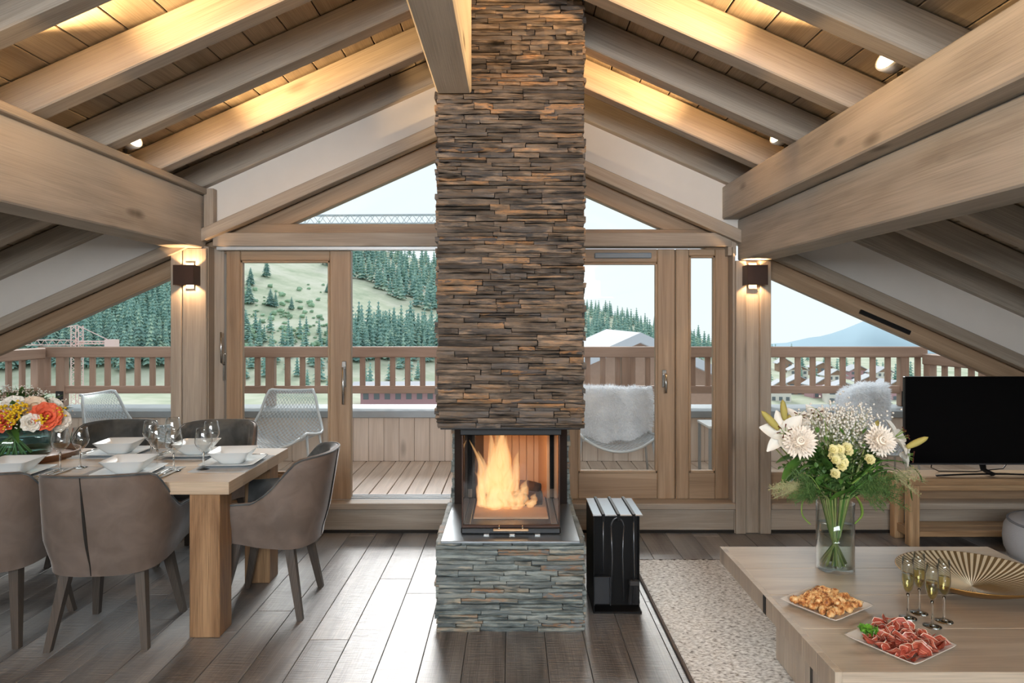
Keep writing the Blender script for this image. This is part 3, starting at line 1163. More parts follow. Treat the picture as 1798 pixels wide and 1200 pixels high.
for (bx, by, h, r, lean) in tongues:
    pts, rr = [], []
    ph = rf.random() * 6
    m = 14
    for i in range(m):
        t = i / (m - 1)
        pts.append((bx + lean * t * t * 1.6 + 0.018 * math.sin(ph + t * 6) * t, by + 0.02 * math.cos(ph + t * 5) * t, 0.502 + h * t))
        rr.append(max(0.0012, r * (0.55 + 1.1 * t) * (1 - t) ** 0.85 * (1 + 0.22 * math.sin(ph * 2 + t * 11))))
    mb = MB()
    n = 14
    mb.grid(n, m, lambda i, j: (pts[j][0] + rr[j] * math.cos(2 * PI * i / n) * (1 + 0.25 * math.sin(3 * 2 * PI * i / n + j)), pts[j][1] + 0.7 * rr[j] * math.sin(2 * PI * i / n), pts[j][2]), True, True)
    obj('flame', mb, mf, fire)
for z, pw in ((0.62, 2.6), (0.8, 1.6)):
    d = bpy.data.lights.new('fire_light', 'POINT')
    d.energy = pw
    d.color = (1.0, 0.45, 0.16)
    d.shadow_soft_size = 0.08
    o = bpy.data.objects.new('fire_light', d)
    COL.objects.link(o)
    o.location = (-0.03, 3.9, z)

# ---------------------------------------------------------------- fireside tool stand
ts = thing('tool_stand', 'black steel fireside tool stand beside the stone plinth', 'tool stand', (0.557, 3.76, 0.0))
bk = plain('stand_steel', S(11, 11, 12), 0.55, 0.0, 0.25, var=0.15)
obj('side_panel', MB().box((0.431, 3.765, 0.262), (0.006, 0.34, 0.51), ch=0.001), bk, ts)
obj('side_panel', MB().box((0.682, 3.80, 0.262), (0.006, 0.26, 0.51), ch=0.001), bk, ts)
obj('back_panel', MB().box((0.557, 3.93, 0.262), (0.25, 0.006, 0.51), ch=0.001), bk, ts)
obj('front_panel', MB().box((0.557, 3.69, 0.262), (0.25, 0.006, 0.51), ch=0.001), bk, ts)
obj('top_plate', MB().box((0.557, 3.765, 0.520), (0.262, 0.342, 0.007), ch=0.001), plain('satin_top', S(176, 180, 184), 0.14, 0.9), ts)
obj('base_plate', MB().box((0.557, 3.77, 0.006), (0.256, 0.34, 0.012), ch=0.002), bk, ts)
for i, xx in enumerate((0.48, 0.56, 0.64)):
    hk = MB().box((xx, 3.765, 0.527), (0.016, 0.36, 0.007), ch=0.001)
    hk.box((xx, 3.587, 0.512), (0.016, 0.007, 0.037), ch=0.001)
    obj('hook_bar', hk, bk, ts)
rod = plain('tool_rod', S(92, 94, 97), 0.3, 0.8)
sh = thing('fire_shovel', 'black fire shovel hanging at the left front of the tool stand', 'shovel', (0.48, 3.60, 0.05))
obj('shaft', MB().tube([(0.48, 3.595, 0.515), (0.48, 3.6, 0.22)], 0.005), rod, sh)
s2 = MB().box((0.475, 3.606, 0.125), (0.085, 0.006, 0.15), ch=0.002)
for dx in (-0.042, 0.042):
    s2.box((0.475 + dx, 3.596, 0.125), (0.005, 0.024, 0.15), ch=0.001)
s2.box((0.475, 3.596, 0.198), (0.085, 0.024, 0.005), ch=0.001)
obj('blade', s2, plain('shovel_blade', S(50, 52, 55), 0.35, 0.5), sh)
tg = thing('fire_tongs', 'slim steel fire tongs hanging in the middle of the tool stand', 'tongs', (0.555, 3.60, 0.04))
ring = [(0.555 + 0.032 * math.cos(a * PI / 12), 3.6, 0.47 + 0.035 * math.sin(a * PI / 12)) for a in range(-3, 28 - 13)]
obj('ring', MB().tube([(0.555 + 0.033 * math.cos(PI * (a / 14) ), 3.6, 0.462 + 0.045 * math.sin(PI * a / 14)) for a in range(15)], 0.0045), rod, tg)
for s in (-1, 1):
    obj('arm', MB().tube([(0.555 + s * 0.033, 3.6, 0.462), (0.555 + s * 0.027, 3.6, 0.3), (0.555 + s * 0.034, 3.598, 0.07)], 0.0045), rod, tg)
br = thing('fire_brush', 'black hearth brush hanging at the right front of the tool stand', 'brush', (0.64, 3.60, 0.03))
obj('shaft', MB().tube([(0.64, 3.595, 0.515), (0.642, 3.6, 0.17)], 0.005), rod, br)
obj('brush_head', MB().box((0.642, 3.6, 0.165), (0.05, 0.03, 0.028), ch=0.004), plain('brush_head', S(44, 44, 46), 0.5), br)
bs = MB()
for i in range(120):
    xx, yy = 0.642 + rg.uniform(-0.022, 0.022), 3.6 + rg.uniform(-0.012, 0.012)
    bs.tube([(xx, yy, 0.152), (0.642 + (xx - 0.642) * 1.35 + rg.uniform(-.003, .003), 3.6 + (yy - 3.6) * 1.3, 0.055)], 0.0016, 3, caps=False)
stuff(obj('bristles', bs, plain('bristle', S(40, 40, 42), 0.8), br))
# ================================================================ balcony
DZ = 0.222                        # deck level
deck = struct('deck', MB().box((0, 6.1, DZ - 0.09), (9.6, 1.9, 0.12), ch=0), M['dark'])
x = -4.4
while x < 4.2:
    mb = MB().box((x + 0.066, 5.80, DZ - 0.012), (0.132, 1.24, 0.024), ch=0.003, g=1)
    obj('plank', mb, M['deck'], deck)
    x += 0.138

PY = 6.42                         # inner face of the parapet
par = struct('parapet', MB().box((-0.25, PY + 0.26, 0.42), (9.0, 0.46, 0.40), ch=0), M['dark'])
par.name = 'wall_parapet'
x = -4.36
while x < 4.1:
    obj('plank', MB().box((x + 0.0705, PY + 0.01, (DZ + 0.63) / 2), (0.141, 0.02, 0.63 - DZ), ch=0.003, g=2), M['cladding'], par)
    x += 0.1435
obj('cap', MB().box((-0.25, PY + 0.225, 0.665), (9.1, 0.50, 0.066), ch=0.005), M['greymetal'], par)
for s, xs in ((-1, -4.52), (1, 4.22)):
    obj('return_wall', MB().box((xs, 5.83, 0.42), (0.16, 1.2, 0.42), ch=0.003), M['cladding'], par)
    obj('cap', MB().box((xs, 5.83, 0.665), (0.24, 1.2, 0.066), ch=0.005), M['greymetal'], par)

RYY = 6.75                        # railing


def baluster_rail(t, p0, p1, ztop, zlow, posts, step=0.146):
    p0, p1 = Vector(p0), Vector(p1)
    d = (p1 - p0)
    L = d.length
    d.normalize()
    obj('top_rail', MB().beam(p0 + Vector((0, 0, ztop - 0.052)), p1 + Vector((0, 0, ztop - 0.052)), 0.10, 0.105, (0, 0, 1), 0.008), M['railing'], t)
    obj('lower_rail', MB().beam(p0 + Vector((0, 0, zlow)), p1 + Vector((0, 0, zlow)), 0.05, 0.075, (0, 0, 1), 0.005), M['railing'], t)
    R = Matrix.Rotation(math.atan2(d.y, d.x), 3, 'Z')
    n = int(L / step)
    for i in range(n):
        s = (i + 0.5) * L / n
        if any(abs(s - q) < 0.07 for q in posts):
            continue
        q = p0 + d * s
        obj('baluster', MB().box((q.x, q.y, (ztop - 0.1 + zlow + 0.03) / 2), (0.052, 0.03, ztop - 0.1 - zlow - 0.02), R, 0.003, 2), M['railing'], t)
    for s in posts:
        q = p0 + d * s
        obj('post', MB().box((q.x, q.y, (0.70 + ztop - 0.1) / 2), (0.085, 0.08, ztop - 0.1 - 0.70), R, 0.004, 2), M['railing'], t)


t = thing('balcony_railing', 'brown wooden baluster railing along the front of the balcony', 'railing', (-0.3, RYY, 0.70), 'balcony railings')
baluster_rail(t, (-4.66, RYY, 0), (4.08, RYY, 0), 1.285, 0.862, (0.22, 2.28, 4.34, 5.78, 7.16, 8.52))
for px in (-4.44, 3.86):
    b = obj('bracket', MB().box((px, RYY - 0.046, 0.775), (0.07, 0.012, 0.15), ch=0.002), M['black'], t)
    bolts = MB()
    for dz in (-0.02, 0.04):
        bolts.tube([(px, RYY - 0.05, 0.775 + dz), (px, RYY - 0.062, 0.775 + dz)], 0.011, 8)
    obj('bolt', bolts, M['chrome'], b)
t = thing('balcony_railing', 'short wooden railing returning towards the house at the left balcony corner', 'railing', (-4.66, 6.2, 0.70), 'balcony railings')
baluster_rail(t, (-4.60, 6.68, 0), (-4.70, 5.25, 0), 1.275, 0.855, (0.05, 0.72, 1.40))
t = thing('balcony_railing', 'wooden railing returning towards the house at the right balcony corner', 'railing', (4.1, 6.2, 0.70), 'balcony railings')
baluster_rail(t, (4.05, 6.68, 0), (4.22, 5.25, 0), 1.22, 0.82, (0.05, 0.72, 1.40))


# ---------------------------------------------------------------- woven metal lounge chairs
mm, nt, out = newmat('metal_mesh')
uvn = N(nt, 'ShaderNodeUVMap')
mpn = N(nt, 'ShaderNodeMapping')
mpn.inputs['Scale'].default_value = (46, 46, 1)
nt.links.new(uvn.outputs[0], mpn.inputs['Vector'])
w1_ = N(nt, 'ShaderNodeTexChecker')
w1_.inputs['Scale'].default_value = 1.0
nt.links.new(mpn.outputs[0], w1_.inputs['Vector'])
pb = N(nt, 'ShaderNodeBsdfPrincipled')
pb.inputs['Base Color'].default_value = S(176, 184, 188)
pb.inputs['Roughness'].default_value = 0.45
pb.inputs['Metallic'].default_value = 0.2
tb = N(nt, 'ShaderNodeBsdfTransparent')
mxs = N(nt, 'ShaderNodeMixShader')
nt.links.new(math_(nt, 'ADD', math_(nt, 'MULTIPLY', w1_.outputs['Fac'], 0.35), 0.38), mxs.inputs[0])
nt.links.new(tb.outputs[0], mxs.inputs[1])
nt.links.new(pb.outputs[0], mxs.inputs[2])
nt.links.new(mxs.outputs[0], out.inputs['Surface'])


def lounge_chair(label):
    """faces -y at the origin; standing on z = 0"""
    t = thing('lounge_chair', label, 'chair', (0, 0, 0), 'metal lounge chairs on the balcony')
    prof = [(-0.33, 0.30, 0.30), (-0.26, 0.33, 0.33), (-0.10, 0.30, 0.36), (0.08, 0.28, 0.36), (0.20, 0.32, 0.345), (0.26, 0.42, 0.315), (0.30, 0.55, 0.275), (0.34, 0.67, 0.24), (0.36, 0.735, 0.21), (0.39, 0.74, 0.20)]

    def f(i, j):
        y, z, hw = prof[j]
        a = (i / 12.0) * 2 - 1
        sag = 0.10 * (1 - a * a)
        k = 1 if j < 4 else max(0.0, 1 - (j - 3) / 3.0)
        return Vector((a * hw, y + (0.04 * (1 - a * a) if j > 4 else -0.06 * (1 - a * a) * (j == 0)), z + 0.10 * k - sag * k + (0.012 * (a * a) if j > 6 else 0)))
    obj('mesh_seat', MB().grid(13, len(prof), f, True, False, lambda i, j: (i / 12 * 0.72, j / 9 * 1.1)), mm, t)
    edge = [f(0, j) for j in range(len(prof))]
    edge2 = [f(12, j) for j in range(len(prof))]
    topc = [f(i, len(prof) - 1) for i in range(13)]
    frc = [f(i, 0) for i in range(13)]
    mb = MB()
    mb.tube(edge + topc[1:-1] + edge2[::-1], 0.013, 8)
    mb.tube(frc, 0.012, 8)
    obj('frame', mb, M['whitemetal'], t)
    for sx in (-1, 1):
        for sy, yy in ((-1, -0.22), (1, 0.22)):
            obj('leg', MB().tube([(sx * 0.31, yy * 0.8, 0.40), (sx * 0.36, yy * 1.2, 0.006)], 0.011, 8), M['whitemetal'], t)
    return t


def lounge_place(t, loc, rz, sc=1.0):
    t.location = loc
    t.rotation_euler = (0, 0, rz)
    t.scale = (sc, sc, sc)


lc = lounge_chair('pale mesh lounge chair seen behind the sliding glass door')
lc_tree = tree_of(lc)
lounge_place(lc, (-1.98, 5.80, DZ), 0.0, 0.93)
copy_tree(lc, (-3.22, 5.85, DZ), PI / 2 - 0.1, 'pale mesh lounge chair seen side-on behind the dining table', tree=lc_tree)
copy_tree(lc, (0.86, 5.78, DZ), 0.0, 'mesh lounge chair under the grey fur on the right, behind the hinged door', tree=lc_tree)
copy_tree(lc, (3.10, 5.82, DZ), 0.0, 'mesh lounge chair under the fur throw behind the lily bouquet', tree=lc_tree, scale=0.76)

furm = plain('grey_fur', S(222, 224, 228), 0.95, bump=0.6, bscale=90, var=0.25, sheen=0.5, vscale=7)


def fur_throw(label, c, w, z0, z1, depth, seed, lean=0.0, shoulder=0.0):
    """sheepskin folded over a chair back: front and back hang joined over the top, with tufts"""
    t = thing('fur_throw', label, 'throw', (c[0], c[1], z0), 'fur throws on the balcony chairs')
    rg_ = random.Random(seed)
    nu, nv = 25, 27

    def f(i, j):
        a = i / (nu - 1) * 2 - 1
        v = j / (nv - 1)
        H = z1 - z0
        drop = shoulder * max(0.0, -a) ** 1.5
        if v < 0.44:
            z = z0 + H * (v / 0.44) * 0.92
            y = -depth / 2
        elif v < 0.56:
            ph = (v - 0.44) / 0.12 * PI
            z = z0 + H * 0.92 + 0.08 * H * math.sin(ph)
            y = -depth / 2 * math.cos(ph)
        else:
            z = z0 + 0.92 * H * (1 - (v - 0.56) / 0.44 * 0.8)
            y = depth / 2
        rel = (z - z0) / H
        z -= drop * rel
        edge = 1 - 0.12 * (1 - rel) ** 2 * 0.5
        xx = c[0] + a * w / 2 * edge * (1 - 0.06 * max(0, rel - .8) / .2)
        fold = 0.022 * math.sin(a * 9 + seed + rel * 2) * (1 - rel * 0.4)
        p = Vector((xx, c[1] + y + fold + lean * rel, z))
        p += Vector((0.012, 0.02, 0.012)) * noise.noise(p * 9 + Vector((seed, 0, 0)))
        p.y = c[1] + (p.y - c[1]) * max(0.03, 1 - abs(a) ** 7)
        return p
    mb = MB().grid(nu, nv, f)
    obj('pelt', mb, furm, t)
    tf = MB()
    for _ in range(9000):
        i, j = rg_.uniform(0, nu - 1.01), rg_.uniform(0, nv - 1.01)
        p = f(i, j)
        n = (f(i + 0.05, j) - p).cross(f(i, j + 0.05) - p)
        if n.length < 1e-12:
            continue
        n.normalize()
        if n.y * (p.y - c[1]) < 0:
            n = -n
        d = (n + Vector((rg_.uniform(-.9, .9), rg_.uniform(-.3, .3), rg_.uniform(-1.0, 0.3)))).normalized() * rg_.uniform(0.016, 0.04)
        s = d.orthogonal().normalized() * 0.003
        tf.add([p - s, p + s, p + d], [[0, 1, 2]])
    stuff(obj('fur_tufts', tf, furm, t))
    return t


fur_throw('grey fur hide over the chair back behind the hinged door', (0.88, 5.98, 0), 0.72, 0.49, 0.965, 0.17, 1)
fur_throw('grey fur throw on the chair behind the lily bouquet', (3.10, 6.04, 0), 0.46, 0.42, 0.99, 0.20, 5, 0.0, 0.10)

st = thing('side_table', 'small white-topped metal side table behind the narrow side light', 'table', (1.76, 5.8, DZ))
obj('table_top', MB().box((1.78, 5.8, 0.665), (0.32, 0.36, 0.02), ch=0.003), M['ceramic'], st)
for sx in (-1, 1):
    for sy in (-1, 1):
        obj('leg', MB().box((1.78 + sx * 0.145, 5.8 + sy * 0.16, (DZ + 0.655) / 2), (0.022, 0.022, 0.655 - DZ), ch=0.002), M['greymetal'], st)

# ================================================================ valley, hillside, forest
EYEPX = 562


def interp(tab, x):
    if x <= tab[0][0]:
        return tab[0][1]
    for (a, b), (c, d) in zip(tab, tab[1:]):
        if x <= c:
            k = (x - a) / (c - a)
            return b + (d - b) * k
    return tab[-1][1]


RIDGE = [(-700, 300), (0, 320), (400, 355), (560, 402), (640, 432), (765, 462), (900, 492), (1025, 536), (1152, 573), (1253, 602), (1345, 622), (1500, 640), (2500, 650)]


def zfloor(t):
    xx = 899 + t * FPX
    return interp([(200, -17), (650, -19), (1000, -24), (1300, -31), (2500, -34)], xx)


def terrain(t, Y):
    xx = 899 + t * FPX
    zf = zfloor(t)
    ztop = EYE + (EYEPX - interp(RIDGE, xx)) * 560 / FPX
    yb = interp([(200, 190), (650, 215), (1000, 260), (1400, 330)], xx)
    s = max(0.0, (Y - yb) / (560 - yb))
    z = zf + (ztop - zf) * (s ** 1.06)
    if s > 1:
        z = ztop - (Y - 560) * 0.35
    if Y < 90:
        z -= (90 - Y) * 0.1
    return z + 1.2 * noise.noise(Vector((t * Y * 0.03, Y * 0.03, 0)))


grassm, nt, out = newmat('alpine_meadow')
pbn = N(nt, 'ShaderNodeBsdfPrincipled')
pbn.inputs['Roughness'].default_value = 0.95
pbn.inputs['Specular IOR Level'].default_value = 0.1
tcn = N(nt, 'ShaderNodeTexCoord')
nz1 = N(nt, 'ShaderNodeTexNoise')
nz1.inputs['Scale'].default_value = 0.045
nz1.inputs['Detail'].default_value = 8
nz1.inputs['Roughness'].default_value = 0.7
nt.links.new(tcn.outputs['Object'], nz1.inputs['Vector'])
rr_ = ramp(nt, [(0.30, S(150, 166, 140)), (0.46, S(184, 190, 166)), (0.58, S(202, 203, 184)), (0.75, S(214, 211, 198))])  # grass paled, distance haze is put into these colours
nt.links.new(nz1.outputs['Fac'], rr_.inputs['Fac'])
nt.links.new(rr_.outputs['Color'], pbn.inputs['Base Color'])
nt.links.new(pbn.outputs[0], out.inputs['Surface'])

nu, nv = 90, 60
YS = [60 + (620 - 60) * (j / (nv - 1)) for j in range(nv)]
TS = [-1.25 + 2.5 * i / (nu - 1) for i in range(nu)]
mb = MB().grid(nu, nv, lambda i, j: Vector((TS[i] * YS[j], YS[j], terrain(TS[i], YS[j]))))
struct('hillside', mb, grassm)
# wide valley ground so that nothing ends in the air from beside
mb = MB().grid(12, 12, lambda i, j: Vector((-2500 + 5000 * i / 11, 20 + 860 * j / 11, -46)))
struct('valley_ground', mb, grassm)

mtm = plain('hazy_mountain', S(172, 194, 206), 1.0, spec=0.0, var=0.06, vscale=0.004)  # distance haze put into the pale blue base colour
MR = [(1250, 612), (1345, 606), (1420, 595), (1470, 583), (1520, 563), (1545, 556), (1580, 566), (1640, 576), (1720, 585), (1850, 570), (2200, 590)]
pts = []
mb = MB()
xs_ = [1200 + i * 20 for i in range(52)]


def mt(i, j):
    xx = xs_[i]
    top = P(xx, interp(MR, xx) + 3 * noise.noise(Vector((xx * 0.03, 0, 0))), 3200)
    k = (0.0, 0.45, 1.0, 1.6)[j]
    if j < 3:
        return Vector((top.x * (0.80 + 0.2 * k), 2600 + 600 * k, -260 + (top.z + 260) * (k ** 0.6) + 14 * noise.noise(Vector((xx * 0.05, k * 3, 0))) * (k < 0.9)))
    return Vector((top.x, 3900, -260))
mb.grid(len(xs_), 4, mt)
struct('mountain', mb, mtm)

# conifers
fm_, nt, out = newmat('conifer_needles')
pbn = N(nt, 'ShaderNodeBsdfPrincipled')
pbn.inputs['Roughness'].default_value = 0.9
pbn.inputs['Specular IOR Level'].default_value = 0.15
oi = N(nt, 'ShaderNodeObjectInfo')
ge = N(nt, 'ShaderNodeNewGeometry')
rnd_ = math_(nt, 'FRACT', math_(nt, 'ADD', oi.outputs['Random'], ge.outputs['Random Per Island']))
rr_ = ramp(nt, [(0.0, S(116, 152, 146)), (0.5, S(136, 172, 162)), (0.85, S(160, 190, 174)), (1.0, S(180, 202, 178))])  # needle tones lightened to carry the haze of distance in the colour
nt.links.new(rnd_, rr_.inputs['Fac'])
nt.links.new(rr_.outputs['Color'], pbn.inputs['Base Color'])
nt.links.new(pbn.outputs[0], out.inputs['Surface'])


def conifer_mb(seed, tiers=8, n=9, slim=0.19):
    """unit-height spruce: trunk, inner cone and tiers of drooping branch blades"""
    rg_ = random.Random(seed)
    mb = MB()
    core = [(0.45 * slim * math.cos(i * PI / 3), 0.45 * slim * math.sin(i * PI / 3), 0.07) for i in range(6)] + [(0, 0, 0.93)]
    mb.add(core, [[i, (i + 1) % 6, 6] for i in range(6)])
    for k in range(tiers):
        t0 = k / tiers
        z0 = 0.07 + 0.88 * t0
        r = slim * (1 - t0) ** 0.9 + 0.012
        ph = rg_.random() * 6
        for i in range(n):
            a = ph + 2 * PI * (i + rg_.uniform(-.25, .25)) / n
            rr = r * rg_.uniform(0.75, 1.2)
            w = 1.5 * PI / n * r * 0.75
            ca, sa = math.cos(a), math.sin(a)
            zi = z0 + 0.05 + 0.25 * r
            m = 0.5 * rr
            zt0 = z0 - 0.1 * rr + rg_.uniform(-.012, .012)
            mb.add([(0, 0, zi), (m * ca - w * sa, m * sa + w * ca, zi - 0.55 * (zi - zt0)), (rr * ca, rr * sa, zt0), (m * ca + w * sa, m * sa - w * ca, zi - 0.55 * (zi - zt0)), (m * ca, m * sa, zi - 0.28 * (zi - zt0))],
                   [[0, 1, 4], [1, 2, 4], [4, 2, 3], [0, 4, 3]])
    mb.tube([(0, 0, -0.04), (0, 0, 0.3)], [0.02, 0.012], 5, caps=False)
    return mb


conifer_meshes = []
for sd_ in (1, 2, 3):
    me = conifer_mb(sd_, 15 if sd_ != 2 else 13, 9, (0.16, 0.19, 0.14)[sd_ - 1]).mesh('conifer')
    me.materials.append(fm_)
    conifer_meshes.append(me)
conifer_small = [conifer_mb(9, 7, 6, 0.24), conifer_mb(10, 7, 6, 0.20)]

rt = random.Random(21)
spots = []


def try_region(xa, xb, ya, yb, sx, sy, hmin, hmax, test, label):
    """scatter trees on the slope; density given in photograph pixels, height in metres"""
    yy = ya
    r_ = 0
    while yy < yb:
        xx = xa + (sx / 2 if r_ % 2 else 0)
        while xx < xb:
            px, py = xx + rt.uniform(-sx * .45, sx * .45), yy + rt.uniform(-sy * .45, sy * .45)
            xx += sx
            if not test(px, py):
                continue
            t = (px - 899) / FPX
            # find the ground point seen at this pixel
            Y = 90.0
            ok = False
            while Y < 560:
                if EYEPX - (terrain(t, Y) - EYE) * FPX / Y <= py:
                    ok = True
                    break
                Y += 3.0
            if not ok:
                continue
            spots.append((t * Y, Y, terrain(t, Y), rt.uniform(hmin, hmax), label))
        yy += sy
        r_ += 1


gline = [(560, 462), (620, 494), (700, 528), (770, 556), (800, 560)]
try_region(-30, 330, 440, 655, 19, 13, 13, 19, lambda x, y: True, 'tall conifer in the dense forest behind the left triangular window')
try_region(560, 800, 425, 552, 11, 10, 11, 16, lambda x, y: y < interp(gline, x) and y > interp(RIDGE, x), 'conifer of the upper forest above the pale meadow')
try_region(600, 800, 582, 640, 13, 9, 10, 15, lambda x, y: True, 'conifer of the lower forest just above the balcony rail')
try_region(425, 600, 590, 660, 17, 14, 5, 9, lambda x, y: rt.random() < 0.75, 'small conifer at the foot of the meadow slope')
try_region(1000, 1330, 520, 640, 10, 8, 9, 14, lambda x, y: y > interp(RIDGE, x) + 2, 'conifer on the wooded hillside beyond the hinged door')
try_region(330, 800, 650, 690, 30, 16, 6, 10, lambda x, y: rt.random() < 0.6, 'conifer in the valley seen between the balusters')
try_region(1340, 1620, 622, 668, 19, 15, 8, 13, lambda x, y: rt.random() < 0.6, 'conifer among the far valley houses')
for px, py, h in ((468, 487, 11), (440, 502, 9), (437, 536, 10), (475, 538, 8), (512, 545, 6), (484, 540, 7), (432, 600, 12), (575, 515, 5)):
    t = (px - 899) / FPX
    Y = 100.0
    while Y < 560 and EYEPX - (terrain(t, Y) - EYE) * FPX / Y > py:
        Y += 2
    spots.append((t * Y, Y, terrain(t, Y), h, 'lone conifer standing on the open meadow slope'))

spots.sort(key=lambda s: -s[3] / s[1] - (1 if s[4].startswith('lone') else 0))
far = MB()
for i, (sx, sy, sz, h, lab) in enumerate(spots):
    if i < 285:
        o = bpy.data.objects.new('conifer', conifer_meshes[i % 3])
        COL.objects.link(o)
        o.location = (sx, sy, sz)
        o.rotation_euler = (0, 0, rt.random() * 6)
        w = rt.uniform(0.9, 1.25) * (1.6 if lab.startswith(('lone', 'small')) else 1.0)
        o.scale = (h * w, h * w, h)
        tag(o, lab, 'tree', lab + ' (group)' if False else {'tall': 'forest of tall conifers on the left', 'coni': 'conifers on the slopes', 'smal': 'small conifers below the meadow', 'lone': 'lone conifers on the meadow'}[lab[:4]] + (' - ' + lab.split(' ', 1)[1] if lab.startswith('coni') else ''))
    else:
        src = conifer_small[i % 2]
        k = len(far.v)
        far.add([(sx + p[0] * h, sy + p[1] * h, sz + p[2] * h) for p in src.v], src.f)
o = obj('distant_conifers', far, fm_)
o.name = 'distant_forest'
tag(o, 'distant forest of small conifers covering the far hillsides', 'forest', None, 'stuff')

# bushes scattered over the meadow
bm_ = plain('bush_leaves', S(150, 178, 150), 0.95, spec=0.1, var=0.3, vscale=3.0)
bush_mesh = []
for sd_ in (1, 2):
    me = MB().blob((0, 0, 0.35), (0.6, 0.6, 0.5), 12, 8, 0.9, 3.4, None, sd_ * 3.1).mesh('bush')
    me.materials.append(bm_)
    bush_mesh.append(me)
for i in range(170):
    px, py = rt.uniform(425, 600), 500 + 130 * rt.random() ** 0.75
    t = (px - 899) / FPX
    Y = 100.0
    while Y < 560 and EYEPX - (terrain(t, Y) - EYE) * FPX / Y > py:
        Y += 2
    o = bpy.data.objects.new('bush', bush_mesh[i % 2])
    COL.objects.link(o)
    s = rt.uniform(0.7, 2.4)
    o.location = (t * Y, Y, terrain(t, Y) - 0.1)
    o.scale = (s, s, s * rt.uniform(0.7, 1.1))
    o.rotation_euler = (0, 0, rt.random() * 6)
    tag(o, 'small green bush on the open meadow slope', 'bush', 'bushes on the meadow')

# ---------------------------------------------------------------- houses
wh = plain('chalet_plaster', S(226, 220, 214), 0.9, var=0.05)
wd = plain('chalet_wood', S(160, 130, 112), 0.8, var=0.15)
rd = plain('pink_wall', S(190, 150, 158), 0.9, var=0.1)
rfm = plain('grey_roof', S(176, 178, 184), 0.7, var=0.1)
wnm = plain('house_window', S(110, 118, 126), 0.3)


def house(label, cx, cy, z0, w, d, h, rh, wm, rm, rz=0.0, rows=2, cols=4, ridge_x=True):
    t = thing('chalet', label, 'house', (0, 0, 0), 'houses in the valley')
    obj('wall', MB().box((0, 0, h / 2), (w, d, h), ch=0.0), wm, t)
    rf_ = MB()
    ov = 0.12 * w
    if ridge_x:      # ridge along y, gable towards the viewer
        rf_.prism([(-w / 2 - ov, h - rh * 0.24), (0, h + rh), (w / 2 + ov, h - rh * 0.24), (w / 2 + ov, h - rh * .24 + .35), (0, h + rh + 0.4), (-w / 2 - ov, h - rh * .24 + .35)], -d / 2 - ov, d / 2 + ov)
        obj('gable', MB().prism([(-w / 2, h), (w / 2, h), (0, h + rh)], -d / 2, d / 2), wd, t)
    else:
        s = MB().prism([(-d / 2 - ov, h - 0.2), (0, h + rh), (d / 2 + ov, h - 0.2), (0, h + rh + 0.3)], -w / 2 - ov, w / 2 + ov)
        rf_.add([(p[1], p[0], p[2]) for p in s.v], [f[::-1] for f in s.f])
    obj('roof', rf_, rm, t)
    for r in range(rows):
        for c in range(cols):
            xx = -w / 2 + w * (c + 0.5) / cols
            zz = h * (r + 0.5) / rows
            obj('window', MB().box((xx, -d / 2 - 0.03, zz), (w / cols * 0.5, 0.1, h / rows * 0.5), ch=0), wnm, t)
    t.location = (cx, cy, z0)
    t.rotation_euler = (0, 0, rz)
    return t


# neighbour chalet right behind the balcony
house('neighbouring chalet with a broad grey roof just beyond the balcony rail', 5.1, 32, -6.0, 8.0, 8.0, 4.9, 1.75, wd, rfm, 0.0, 1, 4)
q = P(712, 712, 165)
house('long pinkish building below the meadow, seen left of the chimney', q.x, 165, terrain(q.x / 165, 165) - 0.5, 20, 9, 5.6, 1.4, rd, rfm, 0.05, 2, 8, False)
hs_ = [(1368, 702, 8, 0), (1400, 690, 10, 1), (1438, 698, 9, 2), (1478, 706, 13, 0), (1400, 668, 9, 0), (1440, 660, 11, 1), (1502, 664, 10, 2), (1462, 676, 9, 0), (1525, 690, 10, 1), (1545, 668, 9, 0), (1225, 668, 9, 1), (1560, 700, 11, 2), (1375, 655, 8, 1)]
where = ['lowest left', 'beside the post', 'in the middle', 'with the widest front', 'behind the first row', 'higher up the valley', 'near the trees', 'between two rows', 'right of the wide one', 'highest on the right', 'behind the narrow side light', 'lowest right', 'farthest left']
for i, (px, py, w, kind) in enumerate(hs_):
    t = (px - 899) / FPX
    zf = zfloor(t)
    Y = (EYE - zf) * FPX / (py - 562)
    Y = min(max(Y, 120), 420)
    house(('white', 'timber', 'pink-walled')[kind] + ' valley house, ' + where[i] + ' of the village beyond the railing', t * Y, Y, terrain(t, Y) - 0.5, w, 8, 6, 2.6, (wh, wd, rd)[kind], rfm, rt.uniform(-.3, .3), 2, 3)


# ---------------------------------------------------------------- tower cranes
def truss(mb, p0, p1, wid, hgt, step, r):
    p0, p1 = Vector(p0), Vector(p1)
    d = p1 - p0
    L = d.length
    d.normalize()
    up = Vector((0, 0, 1)) if abs(d.z) < 0.9 else Vector((1, 0, 0))
    sd2 = d.cross(up).normalized()
    up = sd2.cross(d).normalized()
    ch_ = [sd2 * wid / 2 - up * hgt / 2, -sd2 * wid / 2 - up * hgt / 2, -sd2 * wid / 2 + up * hgt / 2, sd2 * wid / 2 + up * hgt / 2]
    for c in ch_:
        mb.tube([p0 + c, p1 + c], r, 4, False)
    n = max(1, int(L / step))
    for i in range(n):
        a, b = p0 + d * (L * i / n), p0 + d * (L * (i + 1) / n)
        m = (a + b) / 2
        for k in range(4):
            c0, c1 = ch_[k], ch_[(k + 1) % 4]
            mb.tube([a + c0, m + c1], r * 0.6, 3, False, False)
            mb.tube([m + c1, b + c0], r * 0.6, 3, False, False)


